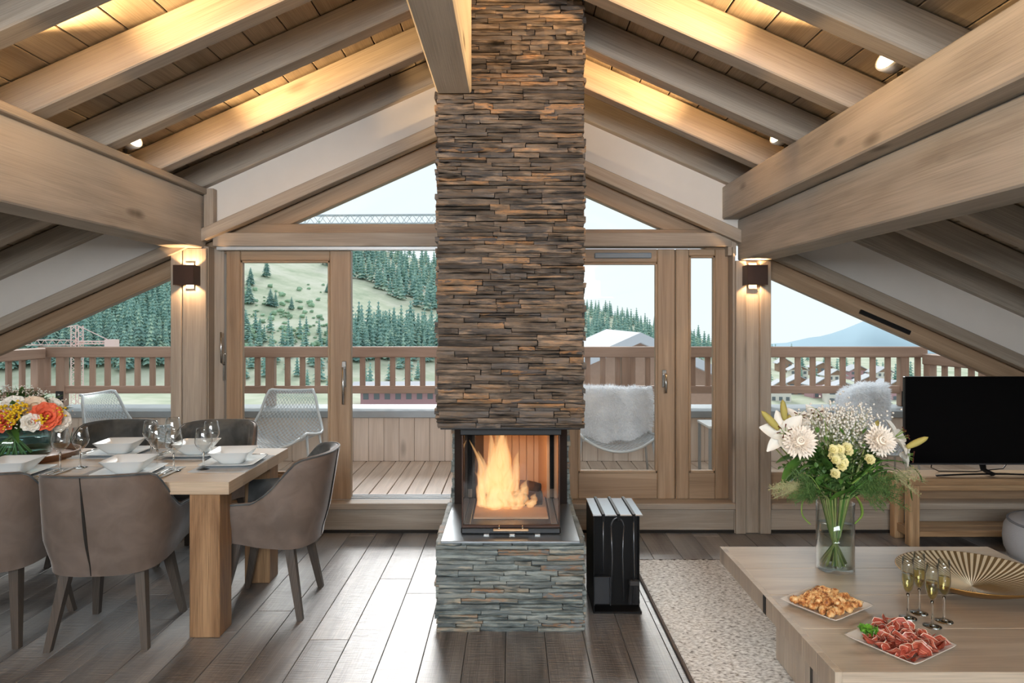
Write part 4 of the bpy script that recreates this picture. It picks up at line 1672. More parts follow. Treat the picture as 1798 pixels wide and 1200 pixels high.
cg = plain('crane_grey', S(168, 178, 186), 0.6)
c1 = thing('tower_crane', 'grey lattice crane jib crossing the sky in the upper left window', 'crane', (-3.2, 92, -20))
mb = MB()
truss(mb, (-30, 92, 15.0), (5, 92, 15.2), 1.0, 1.15, 1.6, 0.07)
obj('jib', mb, cg, c1)
mb = MB()
truss(mb, (-3.2, 92, -20), (-3.2, 92, 17.5), 1.4, 1.4, 1.8, 0.09)
obj('mast', mb, cg, c1)
cr_ = plain('crane_red_white', S(226, 196, 192), 0.6)
c2 = thing('tower_crane', 'red and white tower crane behind the left end of the railing', 'crane', (-70, 110, -18))
mb = MB()
truss(mb, (-86, 110, -2.1), (-70, 110, -2.1), 0.9, 0.8, 1.2, 0.06)
obj('jib', mb, cr_, c2)
mb = MB()
truss(mb, (-70, 110, -2.1), (-64, 110, -2.1), 1.0, 0.4, 1.2, 0.08)
obj('counter_jib', mb, cr_, c2)
mb = MB()
truss(mb, (-70, 110, -18), (-70, 110, 0.6), 1.2, 1.2, 1.4, 0.09)
obj('mast', mb, cr_, c2)
obj('counterweight', MB().box((-64.4, 110, -2.4), (1.6, 1.4, 1.6)), cr_, c2)
obj('tie_rod', MB().tube([(-84, 110, -1.8), (-70, 110, 0.7), (-64.5, 110, -1.9)], 0.07, 4, False), cr_, c2)
# ================================================================ dining table
TZ = 0.76
tx0, tx1, ty0, ty1 = -3.62, -1.378, 3.325, 4.205
dt = thing('dining_table', 'long pale oak dining table with block legs, laid for dinner', 'table', ((tx0 + tx1) / 2, (ty0 + ty1) / 2, 0))
nb = 5
for i in range(nb):
    w = (ty1 - ty0) / nb
    obj('plank', MB().box(((tx0 + tx1) / 2, ty0 + w * (i + .5), TZ - 0.0305), (tx1 - tx0, w - 0.0006, 0.061), ch=0.0012, g=0), M['oak'], dt)
for lx in (tx1 - 0.12, tx0 + 0.12):
    for ly in (ty0 + 0.075, ty1 - 0.115):
        obj('leg', MB().box((lx, ly, (TZ - 0.061) / 2), (0.148, 0.145, TZ - 0.061), ch=0.004, g=2), M['oakleg'], dt)

# ---------------------------------------------------------------- velvet tub chairs
def velvet(name, c1, c2):
    m, nt, out = newmat(name)
    b = N(nt, 'ShaderNodeBsdfPrincipled')
    b.inputs['Roughness'].default_value = 0.62
    b.inputs['Specular IOR Level'].default_value = 0.3
    b.inputs['Sheen Weight'].default_value = 0.5
    b.inputs['Sheen Roughness'].default_value = 0.3
    tc = N(nt, 'ShaderNodeTexCoord')
    nz = N(nt, 'ShaderNodeTexNoise')
    nz.inputs['Scale'].default_value = 9
    nz.inputs['Detail'].default_value = 6
    nz.inputs['Distortion'].default_value = 0.6
    nt.links.new(tc.outputs['Object'], nz.inputs['Vector'])
    r = ramp(nt, [(0.35, c1), (0.68, c2)])
    nt.links.new(nz.outputs['Fac'], r.inputs['Fac'])
    nt.links.new(r.outputs['Color'], b.inputs['Base Color'])
    n2 = N(nt, 'ShaderNodeTexNoise')
    n2.inputs['Scale'].default_value = 14
    nt.links.new(tc.outputs['Object'], n2.inputs['Vector'])
    bp = N(nt, 'ShaderNodeBump')
    bp.inputs['Strength'].default_value = 0.12
    bp.inputs['Distance'].default_value = 0.01
    nt.links.new(n2.outputs['Fac'], bp.inputs['Height'])
    nt.links.new(bp.outputs[0], b.inputs['Normal'])
    nt.links.new(b.outputs[0], out.inputs['Surface'])
    return m


M['velvet'] = velvet('taupe_velvet', S(98, 87, 79), S(114, 102, 94))
M['lining'] = velvet('shaded_velvet', S(62, 66, 68), S(96, 100, 100))  # same velvet as the shell, the shade inside put into its colour
M['chairleg'] = wood('grey_stained_leg', S(78, 70, 64), S(98, 90, 82), 0.5, 0.3, knots=0)


def tub_path(u, a, b, c):
    s = 1 if u >= 0 else -1
    k = abs(u)
    if k < 0.60:
        th = k / 0.60 * PI / 2
        p = 0.74
        return Vector((s * a * math.sin(th) ** p, -b * math.cos(th) ** p, 0)), math.cos(th)
    y = (k - 0.60) / 0.40 * c
    return Vector((s * a * (1 - 0.03 * (k - 0.6) / 0.4), y, 0)), 0.0


def sstep(a, b, x):
    t = max(0.0, min(1.0, (x - a) / (b - a)))
    return t * t * (3 - 2 * t)


def tub_chair(label):
    t = thing('dining_chair', label, 'chair', (0, 0, 0), 'velvet tub chairs round the dining table')
    A, B, C = 0.292, 0.285, 0.22
    nu = 49
    TH = 0.048

    def htop(u):
        k = abs(u)
        back = 0.848 - 0.025 * (k / 0.46) ** 3 if k < 0.46 else 0.823
        arm = 0.622 - 0.01 * sstep(0.6, 1.0, k)
        return back + (arm - back) * sstep(0.38, 0.66, k)

    def hbot(u):
        return 0.365 + 0.05 * sstep(0.3, 1, abs(u))

    def pt(u, z, inset):
        a, b, c = A - inset, B - inset, C
        p, cs = tub_path(u, a, b, c)
        zb_ = hbot(u)
        k = 0.88 + 0.12 * sstep(0.0, 0.17, z - zb_)
        lean = -0.06 * max(0.0, z - 0.5) / 0.35 * cs
        return Vector((p.x * k, p.y * (k if p.y < 0 else 1) + lean, z))
    no = 12

    def outer(i, j):
        u = -1 + 2 * i / (nu - 1)
        zb_, zt_ = hbot(u), htop(u)
        if j <= 9:
            return pt(u, zb_ + (zt_ - 0.02 - zb_) * j / 9, 0)
        ph = (j - 9) / (no - 10) * PI / 2
        return pt(u, zt_ - 0.02 + 0.02 * math.sin(ph), 0.024 * (1 - math.cos(ph)))
    sh_ = MB().grid(nu, no, outer)

    ni = 10

    def inner(i, j):
        u = -1 + 2 * i / (nu - 1)
        zt_ = htop(u)
        if j <= 2:
            ph = PI / 2 * (1 - j / 2)
            return pt(u, zt_ - 0.02 + 0.02 * math.sin(ph), 0.024 + 0.024 * (1 - math.sin(ph)))
        return pt(u, (zt_ - 0.02) + (0.42 - (zt_ - 0.02)) * (j - 2) / (ni - 3), TH)
    ln = MB().grid(nu, ni, inner)
    # close the arm fronts and the underside
    for i in (0, nu - 1):
        col = [outer(i, j) for j in range(no)] + [inner(i, j) for j in range(1, ni)]
        sh_.add(col, [list(range(len(col))) if i == 0 else list(range(len(col)))[::-1]])
    bot = [outer(i, 0) for i in range(nu)]
    sh_.add(bot + [(0, 0.22, 0.41)], [[i + 1, i, nu] for i in range(nu - 1)])
    obj('shell', sh_, M['velvet'], t)
    obj('lining', ln, M['lining'], t)
    pip = [pt(-1 + 2 * i / (nu - 1), htop(-1 + 2 * i / (nu - 1)) - 0.004, 0.004) for i in range(nu)]
    obj('piping', MB().tube(pip, 0.0045, 6), M['lining'], t)
    # back seam: a narrow open pleat
    sm_ = MB()
    zz = [0.37 + (0.84 - 0.37) * k / 10 for k in range(11)]
    sm_.tube([pt(0.0, z, -0.0015) for z in zz], [0.0022 + 0.005 * math.sin(PI * min(1, max(0, (0.80 - z) / 0.40))) for z in zz], 6)
    obj('seam', sm_, M['dark'], t)
    st_ = MB().box((0, 0.02, 0.462), (0.40, 0.40, 0.085), ch=0.03)
    obj('seat', st_, M['lining'], t)
    for sx in (-1, 1):
        for sy in (-1, 1):
            p0 = Vector((sx * 0.165, sy * 0.13 + 0.005, 0.40))
            p1 = Vector((sx * 0.222, sy * 0.21 + 0.01, 0.0))
            lg = MB()
            vs_ = []
            for (p, h) in ((p0, 0.024), (p1, 0.015)):
                for (dx, dy) in ((-1, -1), (1, -1), (1, 1), (-1, 1)):
                    vs_.append(p + Vector((dx * h, dy * h, 0)))
            fs = [[3, 2, 1, 0], [4, 5, 6, 7]] + [[k, (k + 1) % 4, 4 + (k + 1) % 4, 4 + k] for k in range(4)]
            uvs = [[(vs_[k].z, vs_[k].x + vs_[k].y) for k in f] for f in fs]
            lg.add(vs_, fs, uvs)
            obj('leg', lg, M['chairleg'], t)
    return t


ch0 = tub_chair('taupe velvet tub chair with its back to the camera at the near table corner')
ch_tree = tree_of(ch0)
ch0.location = (-1.955, 3.40, 0)
ch0.rotation_euler = (0, 0, 0.06)
copy_tree(ch0, (-2.56, 3.42, 0), 0.02, 'taupe velvet tub chair at the near side, cut by the picture edge', tree=ch_tree)
copy_tree(ch0, (-1.30, 3.74, 0), PI / 2 + 0.04, 'taupe velvet tub chair at the head of the table, facing along it', tree=ch_tree)
copy_tree(ch0, (-2.01, 4.50, 0), PI, 'taupe velvet tub chair on the far side, nearest the sliding door', tree=ch_tree)
copy_tree(ch0, (-2.69, 4.50, 0), PI + 0.03, 'taupe velvet tub chair on the far side, second from the sliding door', tree=ch_tree)
copy_tree(ch0, (-3.33, 4.50, 0), PI - 0.02, 'taupe velvet tub chair on the far side, behind the flower vase', tree=ch_tree)

# ---------------------------------------------------------------- place settings
def sq_dish(prof, pw=7.0, n=40, c=(0, 0, 0), ax=1.0, ay=1.0):
    mb = MB()
    m = len(prof)

    def f(i, j):
        h, z, p = prof[j] if len(prof[j]) == 3 else (prof[j][0], prof[j][1], pw)
        # square outline sampled evenly along its sides, so the corners stay crisp
        s = (i % n) / n * 4
        k, q = int(s), s - int(s)
        q = 2 * q - 1
        x, y = ((1, q), (-q, 1), (-1, -q), (q, -1))[k]
        r = (abs(x) ** p + abs(y) ** p) ** (1 / p)
        return Vector((c[0] + x / r * h * ax, c[1] + y / r * h * ay, c[2] + z))
    mb.grid(n, m, f, True, True)
    return mb


def make_plate(label, group):
    t = thing('plate', label, 'plate', (0, 0, 0), group)
    mb = sq_dish([(0.0, 0.002), (0.085, 0.0), (0.10, 0.002), (0.142, 0.016, 14.0), (0.145, 0.018, 18.0), (0.142, 0.0185, 14.0), (0.10, 0.007), (0.085, 0.005), (0.0, 0.005)])
    obj('dish', mb, M['ceramic'], t)
    return t


def make_bowl(label, group):
    t = thing('bowl', label, 'bowl', (0, 0, 0), group)
    mb = sq_dish([(0.0, 0.002, 4.0), (0.05, 0.0, 5.0), (0.058, 0.004, 5.0), (0.085, 0.035, 10.0), (0.108, 0.068, 18.0), (0.11, 0.07, 20.0), (0.106, 0.07, 18.0), (0.083, 0.036, 10.0), (0.052, 0.008, 5.0), (0.0, 0.006, 4.0)])
    obj('dish', mb, M['ceramic'], t)
    return t


matm = plain('grey_placemat', S(178, 184, 188), 0.8, bump=0.3, bscale=220, var=0.06)
napm = plain('pale_napkin', S(196, 202, 204), 0.9, bump=0.2, bscale=160)
cutm = plain('cutlery_steel', S(206, 206, 204), 0.16, 1.0)
GR = 'place settings on the dining table'
settings = [  # x, y, facing angle, words
    (-1.97, 3.52, 0.0, 'in front of the near corner chair'),
    (-2.545, 3.49, 0.0, 'nearest the left picture edge'),
    (-1.845, 4.0, PI, 'on the far side nearest the sliding door'),
    (-2.31, 4.03, PI, 'on the far side beside the wooden tray'),
    (-1.53, 3.755, PI / 2, 'at the head of the table'),
]
pl0 = bo0 = None
for (sx, sy, rz, words_) in settings:
    R = Matrix.Rotation(rz, 3, 'Z')

    def W(dx, dy, dz=0.0):
        return Vector((sx, sy, TZ + dz)) + R @ Vector((dx, dy, 0))
    o = thing('placemat', 'thin grey placemat ' + words_, 'placemat', (sx, sy, TZ), 'grey placemats')
    obj('mat', MB().box((sx, sy, TZ + 0.0015), (0.44, 0.30, 0.003), R, 0.0008), matm, o)
    if pl0 is None:
        pl0 = make_plate('square white plate ' + words_, 'square dinner plates')
        bo0 = make_bowl('square white bowl on the plate ' + words_, 'square bowls on the plates')
        pt_, bt_ = tree_of(pl0), tree_of(bo0)
        p_, b_ = pl0, bo0
        p_.location = W(0, 0, 0.003)
        b_.location = W(0, 0, 0.0085)
        p_.rotation_euler = b_.rotation_euler = (0, 0, rz + 0.1)
        b_.rotation_euler = (0, 0, rz + 0.12)
    else:
        copy_tree(pl0, W(0, 0, 0.003), rz + 0.06, 'square white plate ' + words_, tree=pt_)
        copy_tree(bo0, W(0, 0, 0.0085), rz + 0.10, 'square white bowl on the plate ' + words_, tree=bt_)
    # folded napkin with fork and knife on it
    o = thing('napkin', 'folded pale napkin under the cutlery ' + words_, 'napkin', W(0.19, 0), 'folded napkins')
    obj('cloth', MB().box(W(0.19, 0, 0.0055), (0.075, 0.22, 0.005), R, 0.002), napm, o)
    f_ = thing('fork', 'steel fork lying on the napkin ' + words_, 'fork', W(0.178, 0, 0.008), 'forks')
    mb = MB()
    mb.tube([W(0.178, -0.10, 0.0105), W(0.178, -0.03, 0.0105), W(0.178, 0.035, 0.0115), W(0.178, 0.055, 0.0105)], [0.0052, 0.0045, 0.003, 0.0075], 8, flat=0.35)
    obj('fork_stem', mb, cutm, f_)
    mb = MB()
    for k in (-1, 0, 1):
        mb.tube([W(0.178 + k * 0.0055, 0.05, 0.0105), W(0.178 + k * 0.006, 0.10, 0.0115)], [0.0017, 0.0009], 5)
    obj('fork_tines', mb, cutm, f_)
    k_ = thing('knife', 'steel knife lying beside the fork ' + words_, 'knife', W(0.207, 0, 0.008), 'knives')
    obj('knife_handle', MB().tube([W(0.207, -0.11, 0.0105), W(0.207, -0.01, 0.0105)], [0.006, 0.0045], 8, flat=0.5), cutm, k_)
    mb = MB()
    mb.tube([W(0.207, -0.01, 0.0102), W(0.207, 0.05, 0.0102), W(0.209, 0.105, 0.0102)], [0.0055, 0.0085, 0.0015], 8, flat=0.16)
    obj('knife_blade', mb, cutm, k_)

M['solidglass'] = plain('solid_stem_glass', (0.98, 1.0, 0.99, 1), 0.02, spec=0.5, trans=1.0, ior=1.48)
M['wineglass'] = thin_glass('wine_glass', (0.975, 0.985, 0.985, 1), 2.2, 0.0, 0.03)


def wine_glass(label):
    t = thing('wine_glass', label, 'glass', (0, 0, 0), 'wine glasses on the dining table')
    obj('foot', MB().lathe([(0, 0.0), (0.036, 0.0), (0.037, 0.0015), (0.02, 0.004), (0.006, 0.009), (0.0, 0.011)], n=28), M['solidglass'], t)
    obj('stem', MB().lathe([(0.006, 0.009), (0.0042, 0.03), (0.0038, 0.07), (0.0055, 0.092), (0.0, 0.096)], n=14), M['solidglass'], t)
    obj('glass_bowl', MB().lathe([(0.0, 0.094), (0.012, 0.098), (0.026, 0.112), (0.040, 0.132), (0.0455, 0.150), (0.044, 0.170), (0.039, 0.198), (0.0345, 0.222), (0.0335, 0.222), (0.038, 0.198), (0.043, 0.170), (0.0445, 0.150), (0.039, 0.133), (0.0, 0.098)], n=32), M['wineglass'], t)
    return t


gl_spots = [(-2.37, 3.585, 'left one of the pair near the wooden tray'), (-2.31, 3.655, 'right one of the pair near the wooden tray'),
            (-2.06, 3.90, 'leftmost of the middle cluster'), (-1.905, 3.67, 'front left of the middle cluster'), (-1.97, 3.97, 'rear right of the middle cluster'),
            (-1.765, 3.565, 'front right of the middle cluster'), (-1.625, 3.60, 'nearest the head of the table'), (-1.70, 3.865, 'behind the one at the head of the table')]
g0 = None
for (gx, gy, w_) in gl_spots:
    if g0 is None:
        g0 = wine_glass('clear stemmed wine glass, ' + w_)
        gt_ = tree_of(g0)
        g0.location = (gx, gy, TZ + 0.0005)
    else:
        copy_tree(g0, (gx, gy, TZ + 0.0005), 0, 'clear stemmed wine glass, ' + w_, tree=gt_, scale=random.uniform(0.96, 1.02))

# ---------------------------------------------------------------- flowers helpers
def petal(mb, base, d, up, L, W_, curl=0.4, cup=0.25, nl=6, nw=4, tip=0.0):
    """petal blade from base along d, curling towards up"""
    d = Vector(d).normalized()
    up = (Vector(up) - d * Vector(up).dot(d))
    if up.length < 1e-5:
        up = d.orthogonal()
    up.normalize()
    s = d.cross(up)

    def f(i, j):
        t = i / (nl - 1)
        q = j / (nw - 1) * 2 - 1
        w = W_ * (math.sin(PI * min(0.98, 0.08 + t * 0.9)) ** 0.8) * 0.5
        return Vector(base) + d * (L * t * (1 - 0.25 * abs(curl) * t)) + up * (curl * L * t * t * 0.6 + cup * w * q * q * 1.6 - tip * L * t ** 4) + s * (w * q)
    mb.grid(nl, nw, f)


def rose(mb, c, r, axis=(0, 0, 1), n=3, rg_=random):
    ax = Vector(axis).normalized()
    a0 = ax.orthogonal().normalized()
    b0 = ax.cross(a0)
    for layer in range(n):
        k = 4 + layer * 2
        rr = r * (0.45 + 0.55 * layer / max(1, n - 1))
        for i in range(k):
            th = 2 * PI * (i + 0.5 * layer) / k + rg_.uniform(-.2, .2)
            out_ = a0 * math.cos(th) + b0 * math.sin(th)
            d = (ax * (1.3 - 0.34 * layer) + out_ * (0.25 + 0.33 * layer)).normalized()
            petal(mb, Vector(c) - ax * r * 0.55 + out_ * rr * 0.22, d, ax * 0.4 - out_, rr * 1.15, rr * 1.55, 0.35 - 0.12 * layer, 0.45)


def leaf_mesh(mb, p0, p1, w, droop=0.1, nl=7):
    p0, p1 = Vector(p0), Vector(p1)
    d = p1 - p0
    L = d.length
    d.normalize()
    s = d.cross(Vector((0, 0, 1)))
    if s.length < 1e-3:
        s = Vector((1, 0, 0))
    s.normalize()
    u = s.cross(d)

    def f(i, j):
        t = i / (nl - 1)
        q = j - 1
        ww = w * math.sin(PI * min(0.985, 0.04 + 0.95 * t)) ** 0.9
        return p0 + d * (L * t) - Vector((0, 0, 1)) * droop * L * t * t + s * (q * ww * 0.5) + u * (abs(q) * ww * 0.16)
    mb.grid(nl, 3, f)


def green(name, c, var=0.3):
    m = plain(name, c, 0.5, spec=0.4, var=var, vscale=14)
    return m


M['leaf'] = green('leaf_green', S(68, 104, 44))
M['leaf2'] = green('leaf_light_green', S(120, 150, 70))
M['stem'] = green('stem_green', S(128, 140, 84))
M['fern'] = green('fern_green', S(90, 122, 66))
M['white'] = plain('white_petal', S(240, 236, 226), 0.7, spec=0.2, var=0.04)
M['cream'] = plain('cream_petal', S(242, 222, 196), 0.7, spec=0.2, var=0.06)
M['yellowrose'] = plain('pale_yellow_petal', S(240, 232, 178), 0.7, spec=0.2, var=0.06)
M['coral'] = plain('coral_petal', S(238, 122, 88), 0.7, spec=0.2, var=0.12)
M['yellow'] = plain('yellow_petal', S(226, 186, 48), 0.7, spec=0.2, var=0.12)
M['bud'] = plain('lily_bud', S(176, 164, 92), 0.6, spec=0.3, var=0.15)
M['anther'] = plain('anther', S(88, 44, 26), 0.8)

# ---------------------------------------------------------------- flowers in the teal vase
VX, VY = -2.86, 3.92
tray = thing('tray', 'round brown wooden tray with a raised rim under the vase', 'tray', (-2.80, 3.92, TZ))
trm = wood('tray_wood', S(104, 74, 54), S(146, 108, 80), 0.45, 0.4, knots=0.2)
obj('base', MB().lathe([(0, 0.004), (0.25, 0.004), (0.255, 0.008), (0.0, 0.010)], (-2.80, 3.92, TZ), 48), trm, tray)
obj('rim', MB().lathe([(0.25, 0.0), (0.272, 0.0), (0.28, 0.03), (0.28, 0.034), (0.272, 0.035), (0.266, 0.03), (0.256, 0.009)], (-2.80, 3.92, TZ), 64), trm, tray)
vz = TZ + 0.011
vs1 = thing('vase', 'wide teal glass cylinder vase holding the mixed bouquet', 'vase', (VX, VY, vz))
obj('glass_body', MB().lathe([(0, 0.002), (0.18, 0.002), (0.19, 0.012), (0.195, 0.06), (0.205, 0.19), (0.199, 0.19), (0.189, 0.06), (0.176, 0.016), (0.0, 0.014)], (VX, VY, vz), 48), thin_glass('teal_glass', (0.86, 0.975, 0.97, 1), 1.6), vs1)
obj('water', MB().lathe([(0, 0.018), (0.172, 0.018), (0.186, 0.06), (0.19, 0.105), (0.0, 0.105)], (VX, VY, vz), 40), thin_glass('teal_water', (0.90, 0.98, 0.97, 1), 0.7), vs1)
rb = random.Random(14)
bq = thing('flower_bouquet', 'mixed coral, yellow and white flower bouquet in the teal vase', 'bouquet', (VX, VY, vz + 0.05))
sm2 = MB()
for i in range(34):
    a = rb.random() * 6.28
    b2 = a + PI + rb.uniform(-.6, .6)
    sm2.tube([(VX + 0.15 * math.cos(b2) * rb.uniform(.3, 1), VY + 0.15 * math.sin(b2) * rb.uniform(.3, 1), vz + 0.02), (VX + 0.04 * math.cos(a), VY + 0.04 * math.sin(a), vz + 0.15), (VX + 0.16 * math.cos(a), VY + 0.16 * math.sin(a), vz + 0.26)], 0.0045, 5)
stuff(obj('stems', sm2, M['stem'], bq))


def dome(a, el, r):
    return Vector((VX + r * math.cos(a) * math.cos(el) * 1.12, VY + r * math.sin(a) * math.cos(el), vz + 0.185 + r * math.sin(el) * 0.78))


for i in range(46):
    a, el = rb.random() * 6.28, rb.uniform(0.1, 1.2)
    p = dome(a, el, 0.13)
    q = dome(a + rb.uniform(-.3, .3), el + rb.uniform(-.35, .1), rb.uniform(0.24, 0.32))
    lf = MB()
    leaf_mesh(lf, p, q, rb.uniform(0.03, 0.05), rb.uniform(0.05, 0.3))
    obj('leaf', lf, M['leaf'] if i % 3 else M['leaf2'], bq)
small = MB()
for i in range(420):
    a, el = rb.random() * 6.28, rb.uniform(-0.1, 1.5)
    p = dome(a, el, rb.uniform(0.20, 0.262))
    for k in range(3):
        q = p + Vector((rb.uniform(-.03, .03), rb.uniform(-.03, .03), rb.uniform(-.02, .012)))
        leaf_mesh(small, p, q, 0.009, 0.1, 3)
stuff(obj('foliage', small, M['leaf'], bq))
fl_spots = [((82, 730), 0.062, 'coral', 3.74), ((60, 714), 0.055, 'cream', 3.8), ((105, 737), 0.052, 'white', 3.82), ((22, 712), 0.052, 'white', 3.75), ((2, 738), 0.052, 'coral', 3.7),
            ((40, 706), 0.05, 'white', 3.95), ((95, 712), 0.045, 'white', 3.92), ((55, 742), 0.04, 'white', 3.68), ((60, 733), 0.03, 'coral', 3.72), ((-30, 725), 0.055, 'white', 3.78), ((-20, 700), 0.05, 'cream', 3.9)]
for (px, r, mname, yy) in fl_spots:
    c = P(px[0], px[1], yy)
    mb = MB()
    rose(mb, c, r, (c - Vector((VX, VY, vz + 0.12))) + Vector((0, -0.12, 0.02)), 4, rb)
    o = obj('rose', mb, M[mname], bq)
    o['label'] = {'coral': 'coral rose', 'cream': 'cream rose', 'white': 'white rose'}[mname]
yl = MB()
for (px, py, n_, yy) in ((20, 724, 60, 3.70), (34, 720, 40, 3.74), (14, 742, 25, 3.69), (100, 722, 22, 3.8), (70, 735, 18, 3.7)):
    for i in range(n_):
        c = P(px + rb.gauss(0, 9), py + rb.gauss(0, 7), yy + rb.uniform(-.03, .03))
        yl.blob(c, (0.008, 0.008, 0.006), 5, 4)
stuff(obj('yellow_blossom', yl, M['yellow'], bq))
wb = MB()
for i in range(420):
    a, el = rb.random() * 6.28, rb.uniform(0.0, 1.5)
    p = dome(a, el, rb.uniform(0.235, 0.285))
    wb.blob(p, (0.0042, 0.0042, 0.0036), 5, 4)
stuff(obj('white_blossom', wb, M['white'], bq))
# ================================================================ rug
rugm, nt, out = newmat('woven_wool')
pbn = N(nt, 'ShaderNodeBsdfPrincipled')
pbn.inputs['Roughness'].default_value = 0.95
pbn.inputs['Specular IOR Level'].default_value = 0.1
tcn = N(nt, 'ShaderNodeTexCoord')
mpn = N(nt, 'ShaderNodeMapping')
mpn.inputs['Scale'].default_value = (42, 95, 42)
nt.links.new(tcn.outputs['Object'], mpn.inputs['Vector'])
nz1 = N(nt, 'ShaderNodeTexNoise')
nz1.inputs['Scale'].default_value = 1.0
nz1.inputs['Detail'].default_value = 3
nt.links.new(mpn.outputs[0], nz1.inputs['Vector'])
rr_ = ramp(nt, [(0.28, S(104, 98, 92)), (0.42, S(178, 174, 168)), (0.55, S(214, 211, 206)), (0.74, S(236, 234, 230))])
nt.links.new(nz1.outputs['Fac'], rr_.inputs['Fac'])
nt.links.new(rr_.outputs['Color'], pbn.inputs['Base Color'])
nt.links.new(pbn.outputs[0], out.inputs['Surface'])
rx0, rx1, ry0, ry1 = 0.765, 2.99, 1.1, 4.36
rug = thing('rug', 'thick grey woven wool rug under the coffee table', 'rug', (2.1, 2.8, 0.0))
nu, nv = 250, 330
rgx = random.Random(8)


def rugp(i, j):
    x = rx0 + (rx1 - rx0) * i / (nu - 1)
    y = ry0 + (ry1 - ry0) * j / (nv - 1)
    e = min(i, nu - 1 - i, j, nv - 1 - j)
    z = 0.022 + 0.0065 * noise.noise(Vector((x * 45, y * 105, 0))) + rgx.uniform(-0.002, 0.002)
    if e == 0:
        z = 0.004
    wob = 0.006 * noise.noise(Vector((x * 9, y * 9, 3)))
    return Vector((x + (wob if i in (0, nu - 1) else 0), y + (wob if j in (0, nv - 1) else 0), z))
obj('pile', MB().grid(nu, nv, rugp), rugm, rug)
edge = MB()
for (a, b) in (((rx0, ry0), (rx0, ry1)), ((rx0, ry1), (rx1, ry1)), ((rx1, ry1), (rx1, ry0))):
    n = int(Vector((b[0] - a[0], b[1] - a[1])).length / 0.02)
    pts = [(a[0] + (b[0] - a[0]) * k / n, a[1] + (b[1] - a[1]) * k / n, 0.012 + 0.002 * (k % 2)) for k in range(n + 1)]
    edge.tube(pts, 0.009, 6)
obj('binding', edge, plain('rug_binding', S(74, 64, 58), 0.9, bump=0.3, bscale=200, var=0.3), rug)

# ================================================================ coffee table
CZ = 0.42
cx0, cx1, cy0, cy1 = 1.035, 2.37, 2.19, 3.405
ct = thing('coffee_table', 'low square coffee table of thick oak planks on a block base', 'table', ((cx0 + cx1) / 2, (cy0 + cy1) / 2, 0.0))
for (ya, yb) in ((cy0, 2.50), (2.50, 2.808), (2.808, 3.11), (3.11, cy1)):
    obj('plank', MB().box(((cx0 + cx1) / 2 + 0.012, (ya + yb) / 2, CZ - 0.0375), (cx1 - cx0 - 0.024, yb - ya - (0.003 if abs(yb - 2.808) < .01 or abs(ya - 2.808) < .01 else 0.0006), 0.075), ch=0.0015, g=0), M['coffee'], ct)
# edge blocks along the left side, with the dark inlay
y = cy0
rg6 = random.Random(4)
while y < cy1 - 0.001:
    l = rg6.uniform(0.10, 0.24)
    if cy1 - y - l < 0.08:
        l = cy1 - y
    if y < 2.80 < y + l:
        l = 2.795 - y if 2.795 - y > 0.02 else l
    obj('edge_block', MB().box((cx0 + 0.012, y + l / 2, CZ - 0.0375), (0.024, l - 0.0008, 0.075), ch=0.001, g=2), M['coffee'], ct)
    y += l
obj('inlay', MB().box((cx0 - 0.0005, 2.80, CZ - 0.038), (0.003, 0.03, 0.073), ch=0.0005), M['black'], ct)
bx0, bx1, by0, by1 = 1.19, 2.22, 2.42, 3.08
obj('base_core', MB().box(((bx0 + bx1) / 2, (by0 + by1) / 2, 0.185), (bx1 - bx0 - 0.04, by1 - by0 - 0.04, 0.32), ch=0), M['dark'], ct)
y = by0
k = 0
while y < by1 - 0.001:
    l = (0.10, 0.13, 0.055, 0.03, 0.045, 0.09, 0.12, 0.09)[k % 8]
    l = min(l, by1 - y)
    mt_ = M['black'] if k % 8 == 3 else M['coffee']
    for s in (-1, 1):
        xx = bx0 + 0.011 if s < 0 else bx1 - 0.011
        obj('base_plank', MB().box((xx, y + l / 2, 0.184), (0.022 - (0.004 if k % 8 == 3 else 0), l - 0.001, 0.32), ch=0.001, g=2), mt_, ct)
    y += l
    k += 1
xx = bx0 + 0.022
k = 0
while xx < bx1 - 0.023:
    l = min((0.12, 0.09, 0.16, 0.11)[k % 4], bx1 - 0.022 - xx)
    for yy in (by0 + 0.011, by1 - 0.011):
        obj('base_plank', MB().box((xx + l / 2, yy, 0.184), (l - 0.001, 0.022, 0.32), ch=0.001, g=2), M['coffee'], ct)
    xx += l
    k += 1

# ---------------------------------------------------------------- glass vase with the lily bouquet
BX, BY = 1.466, 3.10
v2 = thing('vase', 'tall clear glass cylinder vase with water and stems on the coffee table', 'vase', (BX, BY, CZ))
obj('glass_body', MB().lathe([(0, 0.001), (0.078, 0.001), (0.081, 0.004), (0.081, 0.302), (0.0785, 0.303), (0.077, 0.302), (0.077, 0.018), (0.0, 0.014)], (BX, BY, CZ), 40), thin_glass('clear_vase', (0.96, 0.985, 0.975, 1), 1.5), v2)
obj('water', MB().lathe([(0, 0.016), (0.0755, 0.018), (0.0755, 0.205), (0.0, 0.205)], (BX, BY, CZ), 40), thin_glass('vase_water', (0.93, 0.97, 0.95, 1), 1.0), v2)
lb = random.Random(77)
lq = thing('flower_bouquet', 'white lily and chrysanthemum bouquet with baby\'s breath and trailing greenery', 'bouquet', (BX, BY, CZ + 0.02))
RIM = CZ + 0.303
